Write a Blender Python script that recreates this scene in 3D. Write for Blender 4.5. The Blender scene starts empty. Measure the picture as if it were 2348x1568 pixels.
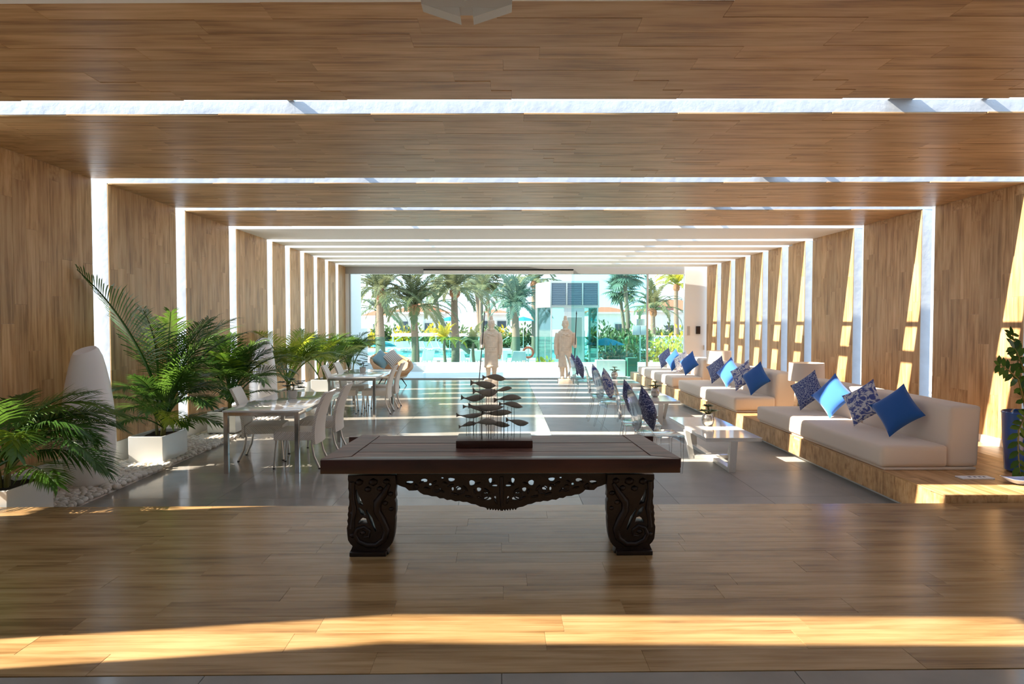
import bpy, bmesh, math, random
from mathutils import Vector, Matrix, Euler, noise
rnd = random.Random(7)
R = math.radians
PI = math.pi
scene = bpy.context.scene
COL = scene.collection

# ------------------------------------------------------------------ camera, sky, sun, exposure
FPX, CXP, CYP = 1530.0, 1174.0, 784.0        # focal length and centre in pixels of the 2348x1568 frame
CAMH = 1.8
PITCH, YAW = math.atan(48/FPX), math.atan(24/FPX)
cam = bpy.data.cameras.new('camera')
cam.sensor_width = 36.0
cam.lens = FPX/2348*36
cam.clip_end = 500
camo = bpy.data.objects.new('camera', cam)
camo.location = (0, 0, CAMH)
camo.rotation_euler = (PI/2-PITCH, 0, -YAW)
COL.objects.link(camo)
scene.camera = camo

w = bpy.data.worlds.new('world'); scene.world = w; w.use_nodes = True
wn = w.node_tree; wn.nodes.clear()
wo = wn.nodes.new('ShaderNodeOutputWorld'); wb = wn.nodes.new('ShaderNodeBackground')
# clear sky: pale blue at the horizon, deeper blue overhead
gt = wn.nodes.new('ShaderNodeTexCoord'); gs = wn.nodes.new('ShaderNodeSeparateXYZ'); gr = wn.nodes.new('ShaderNodeValToRGB')
wn.links.new(gt.outputs['Generated'], gs.inputs[0]); wn.links.new(gs.outputs['Z'], gr.inputs[0])
ge = gr.color_ramp.elements
ge[0].position = 0.0; ge[0].color = (.70, .85, 1.0, 1); ge[1].position = .85; ge[1].color = (.46, .64, .92, 1)
gk = gr.color_ramp.elements.new(.22); gk.color = (.60, .78, .98, 1)
wb.inputs['Strength'].default_value = 0.64
wn.links.new(gr.outputs[0], wb.inputs[0]); wn.links.new(wb.outputs[0], wo.inputs[0])

sl = bpy.data.lights.new('sun', 'SUN'); sl.energy = 4.5; sl.angle = R(0.55); sl.color = (1.0, 0.90, 0.76)
so = bpy.data.objects.new('sun', sl); COL.objects.link(so)
so.rotation_euler = Vector((1, 0.125, -0.756)).to_track_quat('-Z', 'Y').to_euler()
so.location = (-30, -5, 30)

vs = scene.view_settings
vs.view_transform = 'Standard'; vs.look = 'None'; vs.gamma = 1.0; vs.use_curve_mapping = False
vs.exposure = 2.08
cy = scene.cycles
cy.max_bounces = 16; cy.diffuse_bounces = 12; cy.glossy_bounces = 6; cy.transmission_bounces = 8; cy.transparent_max_bounces = 32

# ------------------------------------------------------------------ materials
def nm(name):
    m = bpy.data.materials.new(name); m.use_nodes = True
    n = m.node_tree.nodes; b = n['Principled BSDF']
    return m, m.node_tree, b
def pmat(name, col, rough=0.5, metal=0.0, spec=0.5, bump=None, var=None, sheen=0, coat=0, trans=0, ior=1.45, emis=None):
    """plain principled; bump=(scale,strength); var=(scale, amount) noise tone variation"""
    m, t, b = nm(name)
    b.inputs['Base Color'].default_value = (*col, 1); b.inputs['Roughness'].default_value = rough
    b.inputs['Metallic'].default_value = metal; b.inputs['Specular IOR Level'].default_value = spec
    b.inputs['Coat Weight'].default_value = coat; b.inputs['Coat Roughness'].default_value = 0.1
    b.inputs['Sheen Weight'].default_value = sheen; b.inputs['Transmission Weight'].default_value = trans; b.inputs['IOR'].default_value = ior
    tc = t.nodes.new('ShaderNodeTexCoord')
    if var:
        nz = t.nodes.new('ShaderNodeTexNoise'); nz.inputs['Scale'].default_value = var[0]; nz.inputs['Detail'].default_value = 5
        t.links.new(tc.outputs['Object'], nz.inputs['Vector'])
        mr = t.nodes.new('ShaderNodeMapRange'); mr.inputs[1].default_value = .25; mr.inputs[2].default_value = .75
        mr.inputs[3].default_value = 1-var[1]; mr.inputs[4].default_value = 1+var[1]*.6
        t.links.new(nz.outputs[0], mr.inputs[0])
        hs = t.nodes.new('ShaderNodeHueSaturation'); hs.inputs['Color'].default_value = (*col, 1)
        t.links.new(mr.outputs[0], hs.inputs['Value']); t.links.new(hs.outputs[0], b.inputs['Base Color'])
    if bump:
        nb = t.nodes.new('ShaderNodeTexNoise'); nb.inputs['Scale'].default_value = bump[0]; nb.inputs['Detail'].default_value = 4
        t.links.new(tc.outputs['Object'], nb.inputs['Vector'])
        bp = t.nodes.new('ShaderNodeBump'); bp.inputs['Strength'].default_value = bump[1]; bp.inputs['Distance'].default_value = .01
        t.links.new(nb.outputs[0], bp.inputs['Height']); t.links.new(bp.outputs[0], b.inputs['Normal'])
    return m
def wood(name, c0, c1, c2, rough, sx=1.4, sy=26, tone=.22, coat=0.0, spec=.5):
    """plank wood: grain runs along local x, tone differs from piece to piece"""
    m, t, b = nm(name); N = t.nodes; L = t.links
    tc = N.new('ShaderNodeTexCoord'); oi = N.new('ShaderNodeObjectInfo')
    mu = N.new('ShaderNodeMath'); mu.operation = 'MULTIPLY'; mu.inputs[1].default_value = 37.0
    L.new(oi.outputs['Random'], mu.inputs[0])
    cb = N.new('ShaderNodeCombineXYZ'); L.new(mu.outputs[0], cb.inputs[0]); L.new(mu.outputs[0], cb.inputs[1]); L.new(mu.outputs[0], cb.inputs[2])
    ad = N.new('ShaderNodeVectorMath'); ad.operation = 'ADD'; L.new(tc.outputs['Object'], ad.inputs[0]); L.new(cb.outputs[0], ad.inputs[1])
    mp = N.new('ShaderNodeMapping'); mp.inputs['Scale'].default_value = (sx, sy, 8); L.new(ad.outputs[0], mp.inputs['Vector'])
    n1 = N.new('ShaderNodeTexNoise'); n1.inputs['Scale'].default_value = 1.0; n1.inputs['Detail'].default_value = 7; n1.inputs['Roughness'].default_value = .62; n1.inputs['Distortion'].default_value = .5
    L.new(mp.outputs[0], n1.inputs['Vector'])
    mp2 = N.new('ShaderNodeMapping'); mp2.inputs['Scale'].default_value = (.9, 5, 3); L.new(ad.outputs[0], mp2.inputs['Vector'])
    n2 = N.new('ShaderNodeTexNoise'); n2.inputs['Scale'].default_value = 1.6; n2.inputs['Detail'].default_value = 3; L.new(mp2.outputs[0], n2.inputs['Vector'])
    mx = N.new('ShaderNodeMath'); mx.operation = 'ADD'
    m5 = N.new('ShaderNodeMath'); m5.operation = 'MULTIPLY'; m5.inputs[1].default_value = .55; L.new(n1.outputs[0], m5.inputs[0])
    m6 = N.new('ShaderNodeMath'); m6.operation = 'MULTIPLY'; m6.inputs[1].default_value = .45; L.new(n2.outputs[0], m6.inputs[0])
    L.new(m5.outputs[0], mx.inputs[0]); L.new(m6.outputs[0], mx.inputs[1])
    cr = N.new('ShaderNodeValToRGB'); e = cr.color_ramp.elements
    e[0].position = .37; e[0].color = (*c0, 1); e[1].position = .61; e[1].color = (*c2, 1)
    k = cr.color_ramp.elements.new(.48); k.color = (*c1, 1)
    L.new(mx.outputs[0], cr.inputs[0])
    mr = N.new('ShaderNodeMapRange'); mr.inputs[3].default_value = 1-tone; mr.inputs[4].default_value = 1+tone; L.new(oi.outputs['Random'], mr.inputs[0])
    hs = N.new('ShaderNodeHueSaturation'); L.new(cr.outputs[0], hs.inputs['Color']); L.new(mr.outputs[0], hs.inputs['Value'])
    L.new(hs.outputs[0], b.inputs['Base Color'])
    b.inputs['Roughness'].default_value = rough; b.inputs['Specular IOR Level'].default_value = spec
    b.inputs['Coat Weight'].default_value = coat; b.inputs['Coat Roughness'].default_value = .22
    bp = N.new('ShaderNodeBump'); bp.inputs['Strength'].default_value = .08; bp.inputs['Distance'].default_value = .004
    L.new(n1.outputs[0], bp.inputs['Height']); L.new(bp.outputs[0], b.inputs['Normal'])
    return m
def clear(name, tint, rough=0.0, refl=1.0, ior=1.45, haze=None):
    """thin clear sheet: straight transparency with a Fresnel reflection"""
    m = bpy.data.materials.new(name); m.use_nodes = True; t = m.node_tree; N = t.nodes; L = t.links; N.clear()
    o = N.new('ShaderNodeOutputMaterial'); tr = N.new('ShaderNodeBsdfTransparent'); tr.inputs[0].default_value = (*tint, 1)
    gl = N.new('ShaderNodeBsdfGlossy'); gl.inputs['Roughness'].default_value = rough
    fr = N.new('ShaderNodeFresnel'); fr.inputs[0].default_value = ior
    mu = N.new('ShaderNodeMath'); mu.operation = 'MULTIPLY'; mu.inputs[1].default_value = refl; L.new(fr.outputs[0], mu.inputs[0])
    mx = N.new('ShaderNodeMixShader'); L.new(mu.outputs[0], mx.inputs[0]); L.new(tr.outputs[0], mx.inputs[1]); L.new(gl.outputs[0], mx.inputs[2])
    last = mx
    if haze:
        df = N.new('ShaderNodeBsdfDiffuse'); df.inputs[0].default_value = (*haze[0], 1)
        m2 = N.new('ShaderNodeMixShader'); m2.inputs[0].default_value = haze[1]; L.new(mx.outputs[0], m2.inputs[1]); L.new(df.outputs[0], m2.inputs[2]); last = m2
    L.new(last.outputs[0], o.inputs[0]); return m
def leafmat(name, col, col2, trans=.35, rough=.35):
    m = bpy.data.materials.new(name); m.use_nodes = True; t = m.node_tree; N = t.nodes; L = t.links
    b = N['Principled BSDF']; o = N['Material Output']
    tc = N.new('ShaderNodeTexCoord'); nz = N.new('ShaderNodeTexNoise'); nz.inputs['Scale'].default_value = 3.0
    L.new(tc.outputs['Object'], nz.inputs['Vector'])
    oi = N.new('ShaderNodeObjectInfo'); ad = N.new('ShaderNodeMath'); ad.operation = 'ADD'
    hf = N.new('ShaderNodeMath'); hf.operation = 'MULTIPLY_ADD'; hf.inputs[1].default_value = .8; hf.inputs[2].default_value = -.4
    L.new(oi.outputs['Random'], hf.inputs[0]); L.new(nz.outputs[0], ad.inputs[0]); L.new(hf.outputs[0], ad.inputs[1])
    mc = N.new('ShaderNodeMix'); mc.data_type = 'RGBA'; mc.inputs[6].default_value = (*col, 1); mc.inputs[7].default_value = (*col2, 1)
    L.new(ad.outputs[0], mc.inputs[0]); L.new(mc.outputs[2], b.inputs['Base Color'])
    b.inputs['Roughness'].default_value = rough
    tl = N.new('ShaderNodeBsdfTranslucent'); hs = N.new('ShaderNodeHueSaturation'); hs.inputs['Value'].default_value = 1.7; hs.inputs['Hue'].default_value = .48
    L.new(mc.outputs[2], hs.inputs['Color']); L.new(hs.outputs[0], tl.inputs[0])
    mx = N.new('ShaderNodeMixShader'); mx.inputs[0].default_value = trans
    L.new(b.outputs[0], mx.inputs[1]); L.new(tl.outputs[0], mx.inputs[2]); L.new(mx.outputs[0], o.inputs[0])
    return m
def pattern(name, c_bg, c_fg, scale, lo, hi, distort=2.5, kind='noise', rough=.85):
    """printed fabric"""
    m, t, b = nm(name); N = t.nodes; L = t.links
    tc = N.new('ShaderNodeTexCoord'); oi = N.new('ShaderNodeObjectInfo')
    ad = N.new('ShaderNodeVectorMath'); ad.operation = 'ADD'; L.new(tc.outputs['Object'], ad.inputs[0]); L.new(oi.outputs['Random'], ad.inputs[1])
    if kind == 'noise':
        x = N.new('ShaderNodeTexNoise'); x.inputs['Detail'].default_value = 2; x.inputs['Distortion'].default_value = distort
    else:
        x = N.new('ShaderNodeTexVoronoi'); x.feature = 'DISTANCE_TO_EDGE'
    x.inputs['Scale'].default_value = scale; L.new(ad.outputs[0], x.inputs['Vector'])
    cr = N.new('ShaderNodeValToRGB'); e = cr.color_ramp.elements
    e[0].position = lo; e[0].color = (*c_bg, 1); e[1].position = hi; e[1].color = (*c_fg, 1)
    L.new(x.outputs[0], cr.inputs[0]); L.new(cr.outputs[0], b.inputs['Base Color'])
    b.inputs['Roughness'].default_value = rough; b.inputs['Sheen Weight'].default_value = .2
    return m
def stripes(name, c0, c1, scale, axis='X', rough=.85, ramp=(.45, .55), distort=0, bands='BANDS', bump=0):
    m, t, b = nm(name); N = t.nodes; L = t.links
    tc = N.new('ShaderNodeTexCoord'); wv = N.new('ShaderNodeTexWave'); wv.wave_type = bands; wv.bands_direction = axis
    wv.inputs['Scale'].default_value = scale; wv.inputs['Distortion'].default_value = distort
    L.new(tc.outputs['Object'], wv.inputs['Vector'])
    cr = N.new('ShaderNodeValToRGB'); e = cr.color_ramp.elements; e[0].position = ramp[0]; e[1].position = ramp[1]
    e[0].color = (*c0, 1); e[1].color = (*c1, 1); L.new(wv.outputs[0], cr.inputs[0]); L.new(cr.outputs[0], b.inputs['Base Color'])
    b.inputs['Roughness'].default_value = rough
    if bump:
        bp = N.new('ShaderNodeBump'); bp.inputs['Strength'].default_value = bump; bp.inputs['Distance'].default_value = .004
        L.new(wv.outputs[0], bp.inputs['Height']); L.new(bp.outputs[0], b.inputs['Normal'])
    return m
M = {}
M['wood'] = wood('oak_planks', (.33, .175, .068), (.53, .31, .135), (.66, .425, .215), .38, tone=.10, spec=.22)
M['woodfloor'] = wood('oak_floor_planks', (.21, .115, .042), (.34, .20, .082), (.45, .285, .132), .24, tone=.10, spec=.32)
M['darkwood'] = wood('aged_dark_wood', (.055, .016, .009), (.115, .042, .025), (.21, .105, .07), .42, sx=2.5, sy=14, tone=.25)
M['redwood'] = wood('red_stained_wood', (.020, .005, .003), (.042, .011, .006), (.07, .02, .011), .32, sx=1.5, sy=10, tone=.15)
M['carved'] = pmat('carved_dark_wood', (.020, .009, .006), .38, bump=(40, .35), var=(9, .45))
M['plaster'] = pmat('white_plaster', (.90, .89, .86), .7, bump=(60, .05))
M['ceilwhite'] = pmat('ceiling_paint', (.92, .90, .85), .75)
M['wrap'] = pmat('white_membrane', (.52, .55, .59), .55, bump=(9, .55), var=(5, .10))
M['white'] = pmat('white_lacquer', (.80, .79, .75), .22, coat=.3)
M['planterwhite'] = pmat('white_planter', (.88, .88, .84), .18, coat=.5)
M['lampwhite'] = pmat('white_polyethylene', (.92, .91, .88), .42)
M['tile'] = pmat('dark_porcelain_tile', (.32, .295, .255), .12, spec=.32, var=(2.2, .25))
M['tilematte'] = pmat('matte_grey_tile', (.36, .345, .315), .42, spec=.35, var=(2.5, .15))
M['grout'] = pmat('grout', (.16, .155, .14), .8)
M['glass'] = clear('facade_glass', (.93, .985, .975), 0, .75)
M['glass2'] = clear('tinted_facade_glass', (.72, .93, .92), 0, .9)
M['balglass'] = clear('balustrade_glass', (.66, .90, .87), 0, .9)
M['tableglass'] = pmat('white_glass_top', (.80, .80, .77), .05, spec=.6, coat=.6)
M['acrylic'] = clear('clear_acrylic', (.985, .985, .988), .03, .9, 1.45, haze=((.85, .86, .9), .02))
M['chrome'] = pmat('chrome', (.62, .60, .58), .12, metal=1)
M['alu'] = pmat('brushed_aluminium', (.72, .70, .66), .3, metal=1)
M['frame'] = pmat('grey_anodised_frame', (.48, .48, .47), .35, metal=.3)
M['black'] = pmat('black_plastic', (.012, .012, .013), .4)
M['wicker'] = stripes('wicker_weave', (.66, .60, .52), (.88, .82, .74), 24, 'DIAGONAL', .6, (.15, .6), bump=.8)
M['sofa'] = pmat('beige_upholstery', (.76, .64, .52), .9, bump=(500, .10), sheen=.2)
M['shade'] = pmat('linen_lampshade', (.86, .77, .66), .85, bump=(300, .08))
M['brass'] = pmat('brass', (.65, .45, .2), .25, metal=1)
M['greenglass'] = pmat('dark_green_ceramic', (.012, .06, .06), .1, coat=1)
M['blue'] = pmat('cobalt_cotton', (.014, .11, .40), .85, bump=(400, .12), sheen=.3)
M['lightblue'] = pmat('mid_blue_cotton', (.035, .17, .62), .85, bump=(400, .12), sheen=.3)
M['coral'] = pattern('coral_print_fabric', (.40, .45, .58), (.035, .06, .22), 34, .03, .09, kind='vor')
M['leafprint'] = pattern('leaf_print_fabric', (.62, .62, .66), (.07, .10, .33), 9, .44, .54, 3)
M['navyprint'] = pattern('navy_print_fabric', (.02, .03, .12), (.33, .35, .50), 16, .50, .62, 3.5)
M['floral'] = pattern('floral_print_fabric', (.85, .83, .82), (.10, .10, .35), 13, .55, .62, 2)
M['teal'] = pmat('teal_cotton', (.20, .36, .42), .9, sheen=.2)
M['stripe'] = stripes('striped_fabric', (.12, .12, .13), (.66, .63, .58), 7, 'X', .9, (.12, .2))
M['cream'] = pmat('cream_fabric', (.72, .68, .60), .9)
M['rattan'] = stripes('rattan', (.30, .16, .07), (.62, .38, .19), 22, 'Z', .55, (.1, .7), distort=1, bump=.6)
M['pebble'] = pmat('white_pebble', (.82, .76, .68), .6, var=(6, .25))
M['soil'] = pmat('soil', (.035, .022, .015), .95, bump=(40, .8))
M['leaf'] = leafmat('palm_leaf', (.020, .075, .012), (.085, .19, .025))
M['leafy'] = leafmat('yellow_palm_leaf', (.06, .16, .015), (.30, .36, .03), .45)
M['stem'] = pmat('palm_stem', (.20, .17, .04), .5, var=(8, .4))
M['zz'] = leafmat('glossy_leaf', (.012, .06, .012), (.07, .17, .02), .25, .2)
M['succ'] = leafmat('succulent_leaf', (.06, .11, .05), (.34, .36, .20), .2, .45)
M['bonsai'] = leafmat('dark_green_leaf', (.010, .045, .012), (.03, .09, .03), .2, .4)
M['mercury'] = pmat('mercury_glass', (.60, .55, .48), .2, metal=.85, bump=(35, .5), var=(16, .5))
M['potgrey'] = pmat('pale_grey_pot', (.62, .60, .55), .6)
M['bluepot'] = pmat('blue_glazed_ceramic', (.02, .13, .50), .08, coat=1, var=(2.2, .5))
M['bluedish'] = pmat('pale_blue_glaze', (.48, .58, .85), .2, coat=.6)
M['stone'] = pmat('pale_sandstone', (.76, .64, .51), .85, bump=(70, .35), var=(7, .2))
M['fish'] = pmat('driftwood_fish', (.30, .265, .215), .7, bump=(60, .3), var=(20, .35))
M['rod'] = pmat('dark_steel_rod', (.05, .045, .04), .4, metal=.6)
M['emerg'] = pmat('frosted_white_plastic', (.80, .76, .68), .25, trans=.4)
M['paper'] = pmat('white_card', (.85, .84, .82), .6)
M['print'] = pmat('dark_print', (.05, .05, .06), .6)
# outdoors
M['terrace'] = pmat('pale_terrace_stone', (.74, .72, .68), .8, var=(1.5, .06))
M['deck'] = pmat('pool_deck', (.62, .60, .56), .85, var=(.4, .1))
M['water'] = pmat('pool_water', (.10, .60, .66), .06, var=(.6, .12))
M['render'] = pmat('white_render', (.70, .69, .67), .85)
M['roof'] = stripes('terracotta_tiles', (.30, .075, .035), (.46, .15, .07), 4, 'X', .8, (.1, .8))
M['trunk'] = stripes('palm_trunk', (.09, .065, .05), (.30, .215, .15), 9, 'Z', .95, (.0, .9), distort=6, bump=.6)
M['boots'] = pmat('palm_boots', (.32, .14, .07), .9, bump=(14, 1), var=(7, .5))
M['palmout'] = leafmat('date_palm_leaf', (.07, .105, .04), (.21, .21, .10), .25, .5)
M['palmout2'] = leafmat('blue_green_palm_leaf', (.05, .11, .085), (.14, .20, .14), .25, .5)
M['palmyel'] = leafmat('golden_palm_leaf', (.16, .20, .02), (.50, .42, .03), .4, .5)
M['shrub'] = leafmat('shrub_leaf', (.03, .085, .025), (.14, .20, .08), .3, .5)
M['shruby'] = leafmat('golden_shrub_leaf', (.22, .24, .02), (.62, .48, .03), .4, .5)
M['louvre'] = pmat('blue_grey_louvre', (.12, .16, .20), .5)
M['darkpane'] = pmat('dark_window', (.06, .08, .10), .1)
M['parasol'] = pmat('teal_canvas', (.01, .22, .30), .8)
M['lounger'] = pmat('white_sling', (.74, .76, .76), .6)
M['greybox'] = pmat('grey_concrete', (.48, .46, .45), .8, var=(4, .1))
M['teal_box'] = pmat('dark_green_render', (.03, .13, .09), .5)
M['redring'] = pmat('lifebuoy_red', (.75, .12, .06), .5)

# ------------------------------------------------------------------ mesh helpers
def box(bm, x0, x1, y0, y1, z0, z1):
    v = [bm.verts.new(p) for p in ((x0,y0,z0),(x1,y0,z0),(x1,y1,z0),(x0,y1,z0),(x0,y0,z1),(x1,y0,z1),(x1,y1,z1),(x0,y1,z1))]
    fs = [bm.faces.new([v[i] for i in q]) for q in ((0,3,2,1),(4,5,6,7),(0,1,5,4),(1,2,6,5),(2,3,7,6),(3,0,4,7))]
    return v, fs
def prism(bm, poly, z0, z1):
    a = [bm.verts.new((x, y, z0)) for x, y in poly]; b = [bm.verts.new((x, y, z1)) for x, y in poly]
    bm.faces.new(a[::-1]); bm.faces.new(b); n = len(a)
    for i in range(n): bm.faces.new((a[i], a[(i+1) % n], b[(i+1) % n], b[i]))
def rbox(x0, x1, y0, y1, z0, z1, bev=.01, seg=2):
    bm = bmesh.new(); box(bm, x0, x1, y0, y1, z0, z1)
    if bev: bmesh.ops.bevel(bm, geom=bm.edges[:], offset=bev, segments=seg, profile=.6, affect='EDGES')
    return bm
def tube(bm, pts, rad, seg=8, cap=True):
    pts = [Vector(p) for p in pts]; n = len(pts)
    rr = rad if isinstance(rad, (list, tuple)) else [rad]*n
    rings = []; prev = None
    for i, p in enumerate(pts):
        d = (pts[min(i+1, n-1)]-pts[max(i-1, 0)]).normalized()
        if prev is None:
            a = d.cross(Vector((0, 0, 1)));
            if a.length < 1e-3: a = d.cross(Vector((1, 0, 0)))
            a.normalize()
        else:
            a = prev-d*prev.dot(d); a.normalize()
        prev = a; b = d.cross(a)
        rings.append([bm.verts.new(p+(a*math.cos(2*PI*k/seg)+b*math.sin(2*PI*k/seg))*rr[i]) for k in range(seg)])
    for i in range(n-1):
        for k in range(seg):
            bm.faces.new((rings[i][k], rings[i][(k+1) % seg], rings[i+1][(k+1) % seg], rings[i+1][k]))
    if cap:
        bm.faces.new(rings[0][::-1]); bm.faces.new(rings[-1])
    return rings
def lathe(bm, prof, seg=24, c=(0, 0, 0), sx=1, sy=1):
    rings = []
    for r, z in prof:
        if r < 1e-5: rings.append([bm.verts.new((c[0], c[1], c[2]+z))])
        else: rings.append([bm.verts.new((c[0]+r*sx*math.cos(2*PI*k/seg), c[1]+r*sy*math.sin(2*PI*k/seg), c[2]+z)) for k in range(seg)])
    for a, b in zip(rings, rings[1:]):
        for k in range(seg):
            if len(a) == 1 and len(b) == 1: continue
            if len(a) == 1: bm.faces.new((a[0], b[(k+1) % seg], b[k]))
            elif len(b) == 1: bm.faces.new((a[k], a[(k+1) % seg], b[0]))
            else: bm.faces.new((a[k], a[(k+1) % seg], b[(k+1) % seg], b[k]))
    if len(rings[0]) > 1: bm.faces.new(rings[0][::-1])
    if len(rings[-1]) > 1: bm.faces.new(rings[-1])
def loft(bm, secs, seg=20):
    """secs: (cx, cy, z, rx, ry) ellipses stacked upward"""
    rings = [[bm.verts.new((cx+rx*math.cos(2*PI*k/seg), cy+ry*math.sin(2*PI*k/seg), z)) for k in range(seg)] for cx, cy, z, rx, ry in secs]
    for a, b in zip(rings, rings[1:]):
        for k in range(seg): bm.faces.new((a[k], a[(k+1) % seg], b[(k+1) % seg], b[k]))
    bm.faces.new(rings[0][::-1]); bm.faces.new(rings[-1])
def ball(bm, c, r, sub=2, s=(1, 1, 1)):
    g = bmesh.ops.create_icosphere(bm, subdivisions=sub, radius=1)
    for v in g['verts']: v.co = Vector((v.co.x*r*s[0]+c[0], v.co.y*r*s[1]+c[1], v.co.z*r*s[2]+c[2]))
    return g['verts']
def mesh(bm, name, m, smooth=None):
    bmesh.ops.recalc_face_normals(bm, faces=bm.faces[:])
    me = bpy.data.meshes.new(name); bm.to_mesh(me); bm.free()
    me.materials.append(M[m] if isinstance(m, str) else m)
    if smooth is not None:
        me.polygons.foreach_set('use_smooth', [True]*len(me.polygons)); me.set_sharp_from_angle(angle=R(smooth))
    return me
def place(name, me, parent=None, loc=(0, 0, 0), rot=(0, 0, 0), scale=(1, 1, 1)):
    o = bpy.data.objects.new(name, me); COL.objects.link(o)
    o.location = loc; o.rotation_euler = rot; o.scale = scale
    if parent is not None: o.parent = parent
    return o
def obj(name, bm, m, parent=None, smooth=None, loc=(0, 0, 0), rot=(0, 0, 0)):
    return place(name, mesh(bm, name, m, smooth), parent, loc, rot)
def thing(name, label, cat, loc=(0, 0, 0), rotz=0, group=None, scale=1):
    o = bpy.data.objects.new(name, None); COL.objects.link(o); o.empty_display_size = .1
    o.location = loc; o.rotation_euler = (0, 0, rotz); o.scale = (scale,)*3
    return tag(o, label, cat, group)
def tag(o, label, cat, group=None):
    o['label'] = label; o['category'] = cat
    if group: o['group'] = group
    return o
def struct(name, bm, m, label=None, smooth=None):
    o = obj(name, bm, m, None, smooth); o['kind'] = 'structure'
    if label: o['label'] = label
    return o
def dup(root, loc, rotz, label=None, group=None):
    r = root.copy(); COL.objects.link(r); r.location = loc; r.rotation_euler = (0, 0, rotz)
    if label: r['label'] = label
    if group: r['group'] = group
    for ch in list(root.children):
        c = ch.copy(); COL.objects.link(c); c.parent = r
        for g in ch.children:
            d = g.copy(); COL.objects.link(d); d.parent = c
    return r
def bake(o):
    """mesh of an object with its curve fill or modifiers applied; the helper object is removed"""
    COL.objects.link(o); dg = bpy.context.evaluated_depsgraph_get(); dg.update()
    me = bpy.data.meshes.new_from_object(o.evaluated_get(dg)); d = o.data
    bpy.data.objects.remove(o)
    (bpy.data.curves if isinstance(d, bpy.types.Curve) else bpy.data.meshes).remove(d)
    return me
def cutout(outer, holes, depth, bev=.006):
    """pierced board: outline with holes, in the x/z plane, thickness along y"""
    cu = bpy.data.curves.new('cutout', 'CURVE'); cu.dimensions = '2D'; cu.fill_mode = 'BOTH'; cu.extrude = depth/2-bev; cu.bevel_depth = bev; cu.bevel_resolution = 1
    for pl in [outer]+holes:
        s = cu.splines.new('POLY'); s.points.add(len(pl)-1); s.use_cyclic_u = True
        for p, (x, y) in zip(s.points, pl): p.co = (x, y, 0, 1)
    me = bake(bpy.data.objects.new('cutout', cu))
    me.transform(Matrix.Rotation(PI/2, 4, 'X'))
    return me
# pixel -> place on a known plane
_cp, _sp, _cy, _sy = math.cos(PITCH), math.sin(PITCH), math.cos(YAW), math.sin(YAW)
FW = Vector((_sy*_cp, _cy*_cp, -_sp)); RT = Vector((_cy, -_sy, 0)); UP = RT.cross(FW)
def ray(x, y): return FW+RT*((x-CXP)/FPX)-UP*((y-CYP)/FPX)
def on_z(x, y, z):
    d = ray(x, y); return Vector((0, 0, CAMH))+d*((z-CAMH)/d.z)
def on_y(x, y, Y):
    d = ray(x, y); return Vector((0, 0, CAMH))+d*(Y/d.y)

# ------------------------------------------------------------------ the hall: ring frames of planks with open slits between
XL, XR, ZC, ZP = -4.8, 6.32, 3.467, 0.25
SKEW = -0.025; XM = 0.76
def sy(y, x): return y+SKEW*(x-XM)
SLITS = [(.30, .62), (2.49, 2.81), (5.06, 5.43), (7.80, 8.13), (9.82, 10.13), (11.74, 12.07), (13.65, 13.99), (14.80, 15.15),  # first slit is out of view, added for more bounced sunlight
         (15.91, 16.25), (17.05, 17.40), (18.15, 18.50), (19.30, 19.65)]
YEND = 20.62; YBACK = -6.0; YP0, YP1 = 2.90, 5.58
PLW, PLL, PLT = .186, 1.24, .012
pb = rbox(-PLL/2, PLL/2, -PLW/2, PLW/2, -PLT/2, PLT/2, .0010, 1)
PLANK = mesh(pb, 'plank', 'wood'); PLANKF = PLANK.copy(); PLANKF.materials.clear(); PLANKF.materials.append(M['woodfloor'])
def planks(parent, org, u, v, n, U, V, seed, me=PLANK, pl=PLL, pw=PLW):
    """rows of planks over a U x V rectangle; org = corner, u along the boards, n out of the surface"""
    rg = random.Random(seed); u = Vector(u).normalized(); v = Vector(v).normalized(); n = Vector(n).normalized(); org = Vector(org)
    rows = max(1, round(V/pw)); rw = V/rows; gap = .0007
    for r in range(rows):
        s = -rg.random()*pl
        while s < U-.02:
            a, b = max(s, 0), min(s+pl, U); s += pl
            if b-a < .03: continue
            o = bpy.data.objects.new('plank', me); COL.objects.link(o)
            c = org+u*((a+b)/2)+v*(rw*(r+.5))+n*(PLT/2+rg.uniform(-.0006, .0006))
            sx = (b-a-gap)/PLL; syy = (rw-gap)/PLW; f = -1 if rg.random() < .5 else 1
            m4 = Matrix(((u.x*f*sx, v.x*f*syy, n.x, c.x), (u.y*f*sx, v.y*f*syy, n.y, c.y), (u.z*f*sx, v.z*f*syy, n.z, c.z), (0, 0, 0, 1)))
            o.matrix_world = m4
            if parent is not None:
                o.parent = parent
                o.matrix_local = m4
TC, TW = .11, .16
edges = [YBACK]+[e for s in SLITS for e in s]+[YEND]
bands = [(edges[i], edges[i+1]) for i in range(0, len(edges), 2)]
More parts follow.
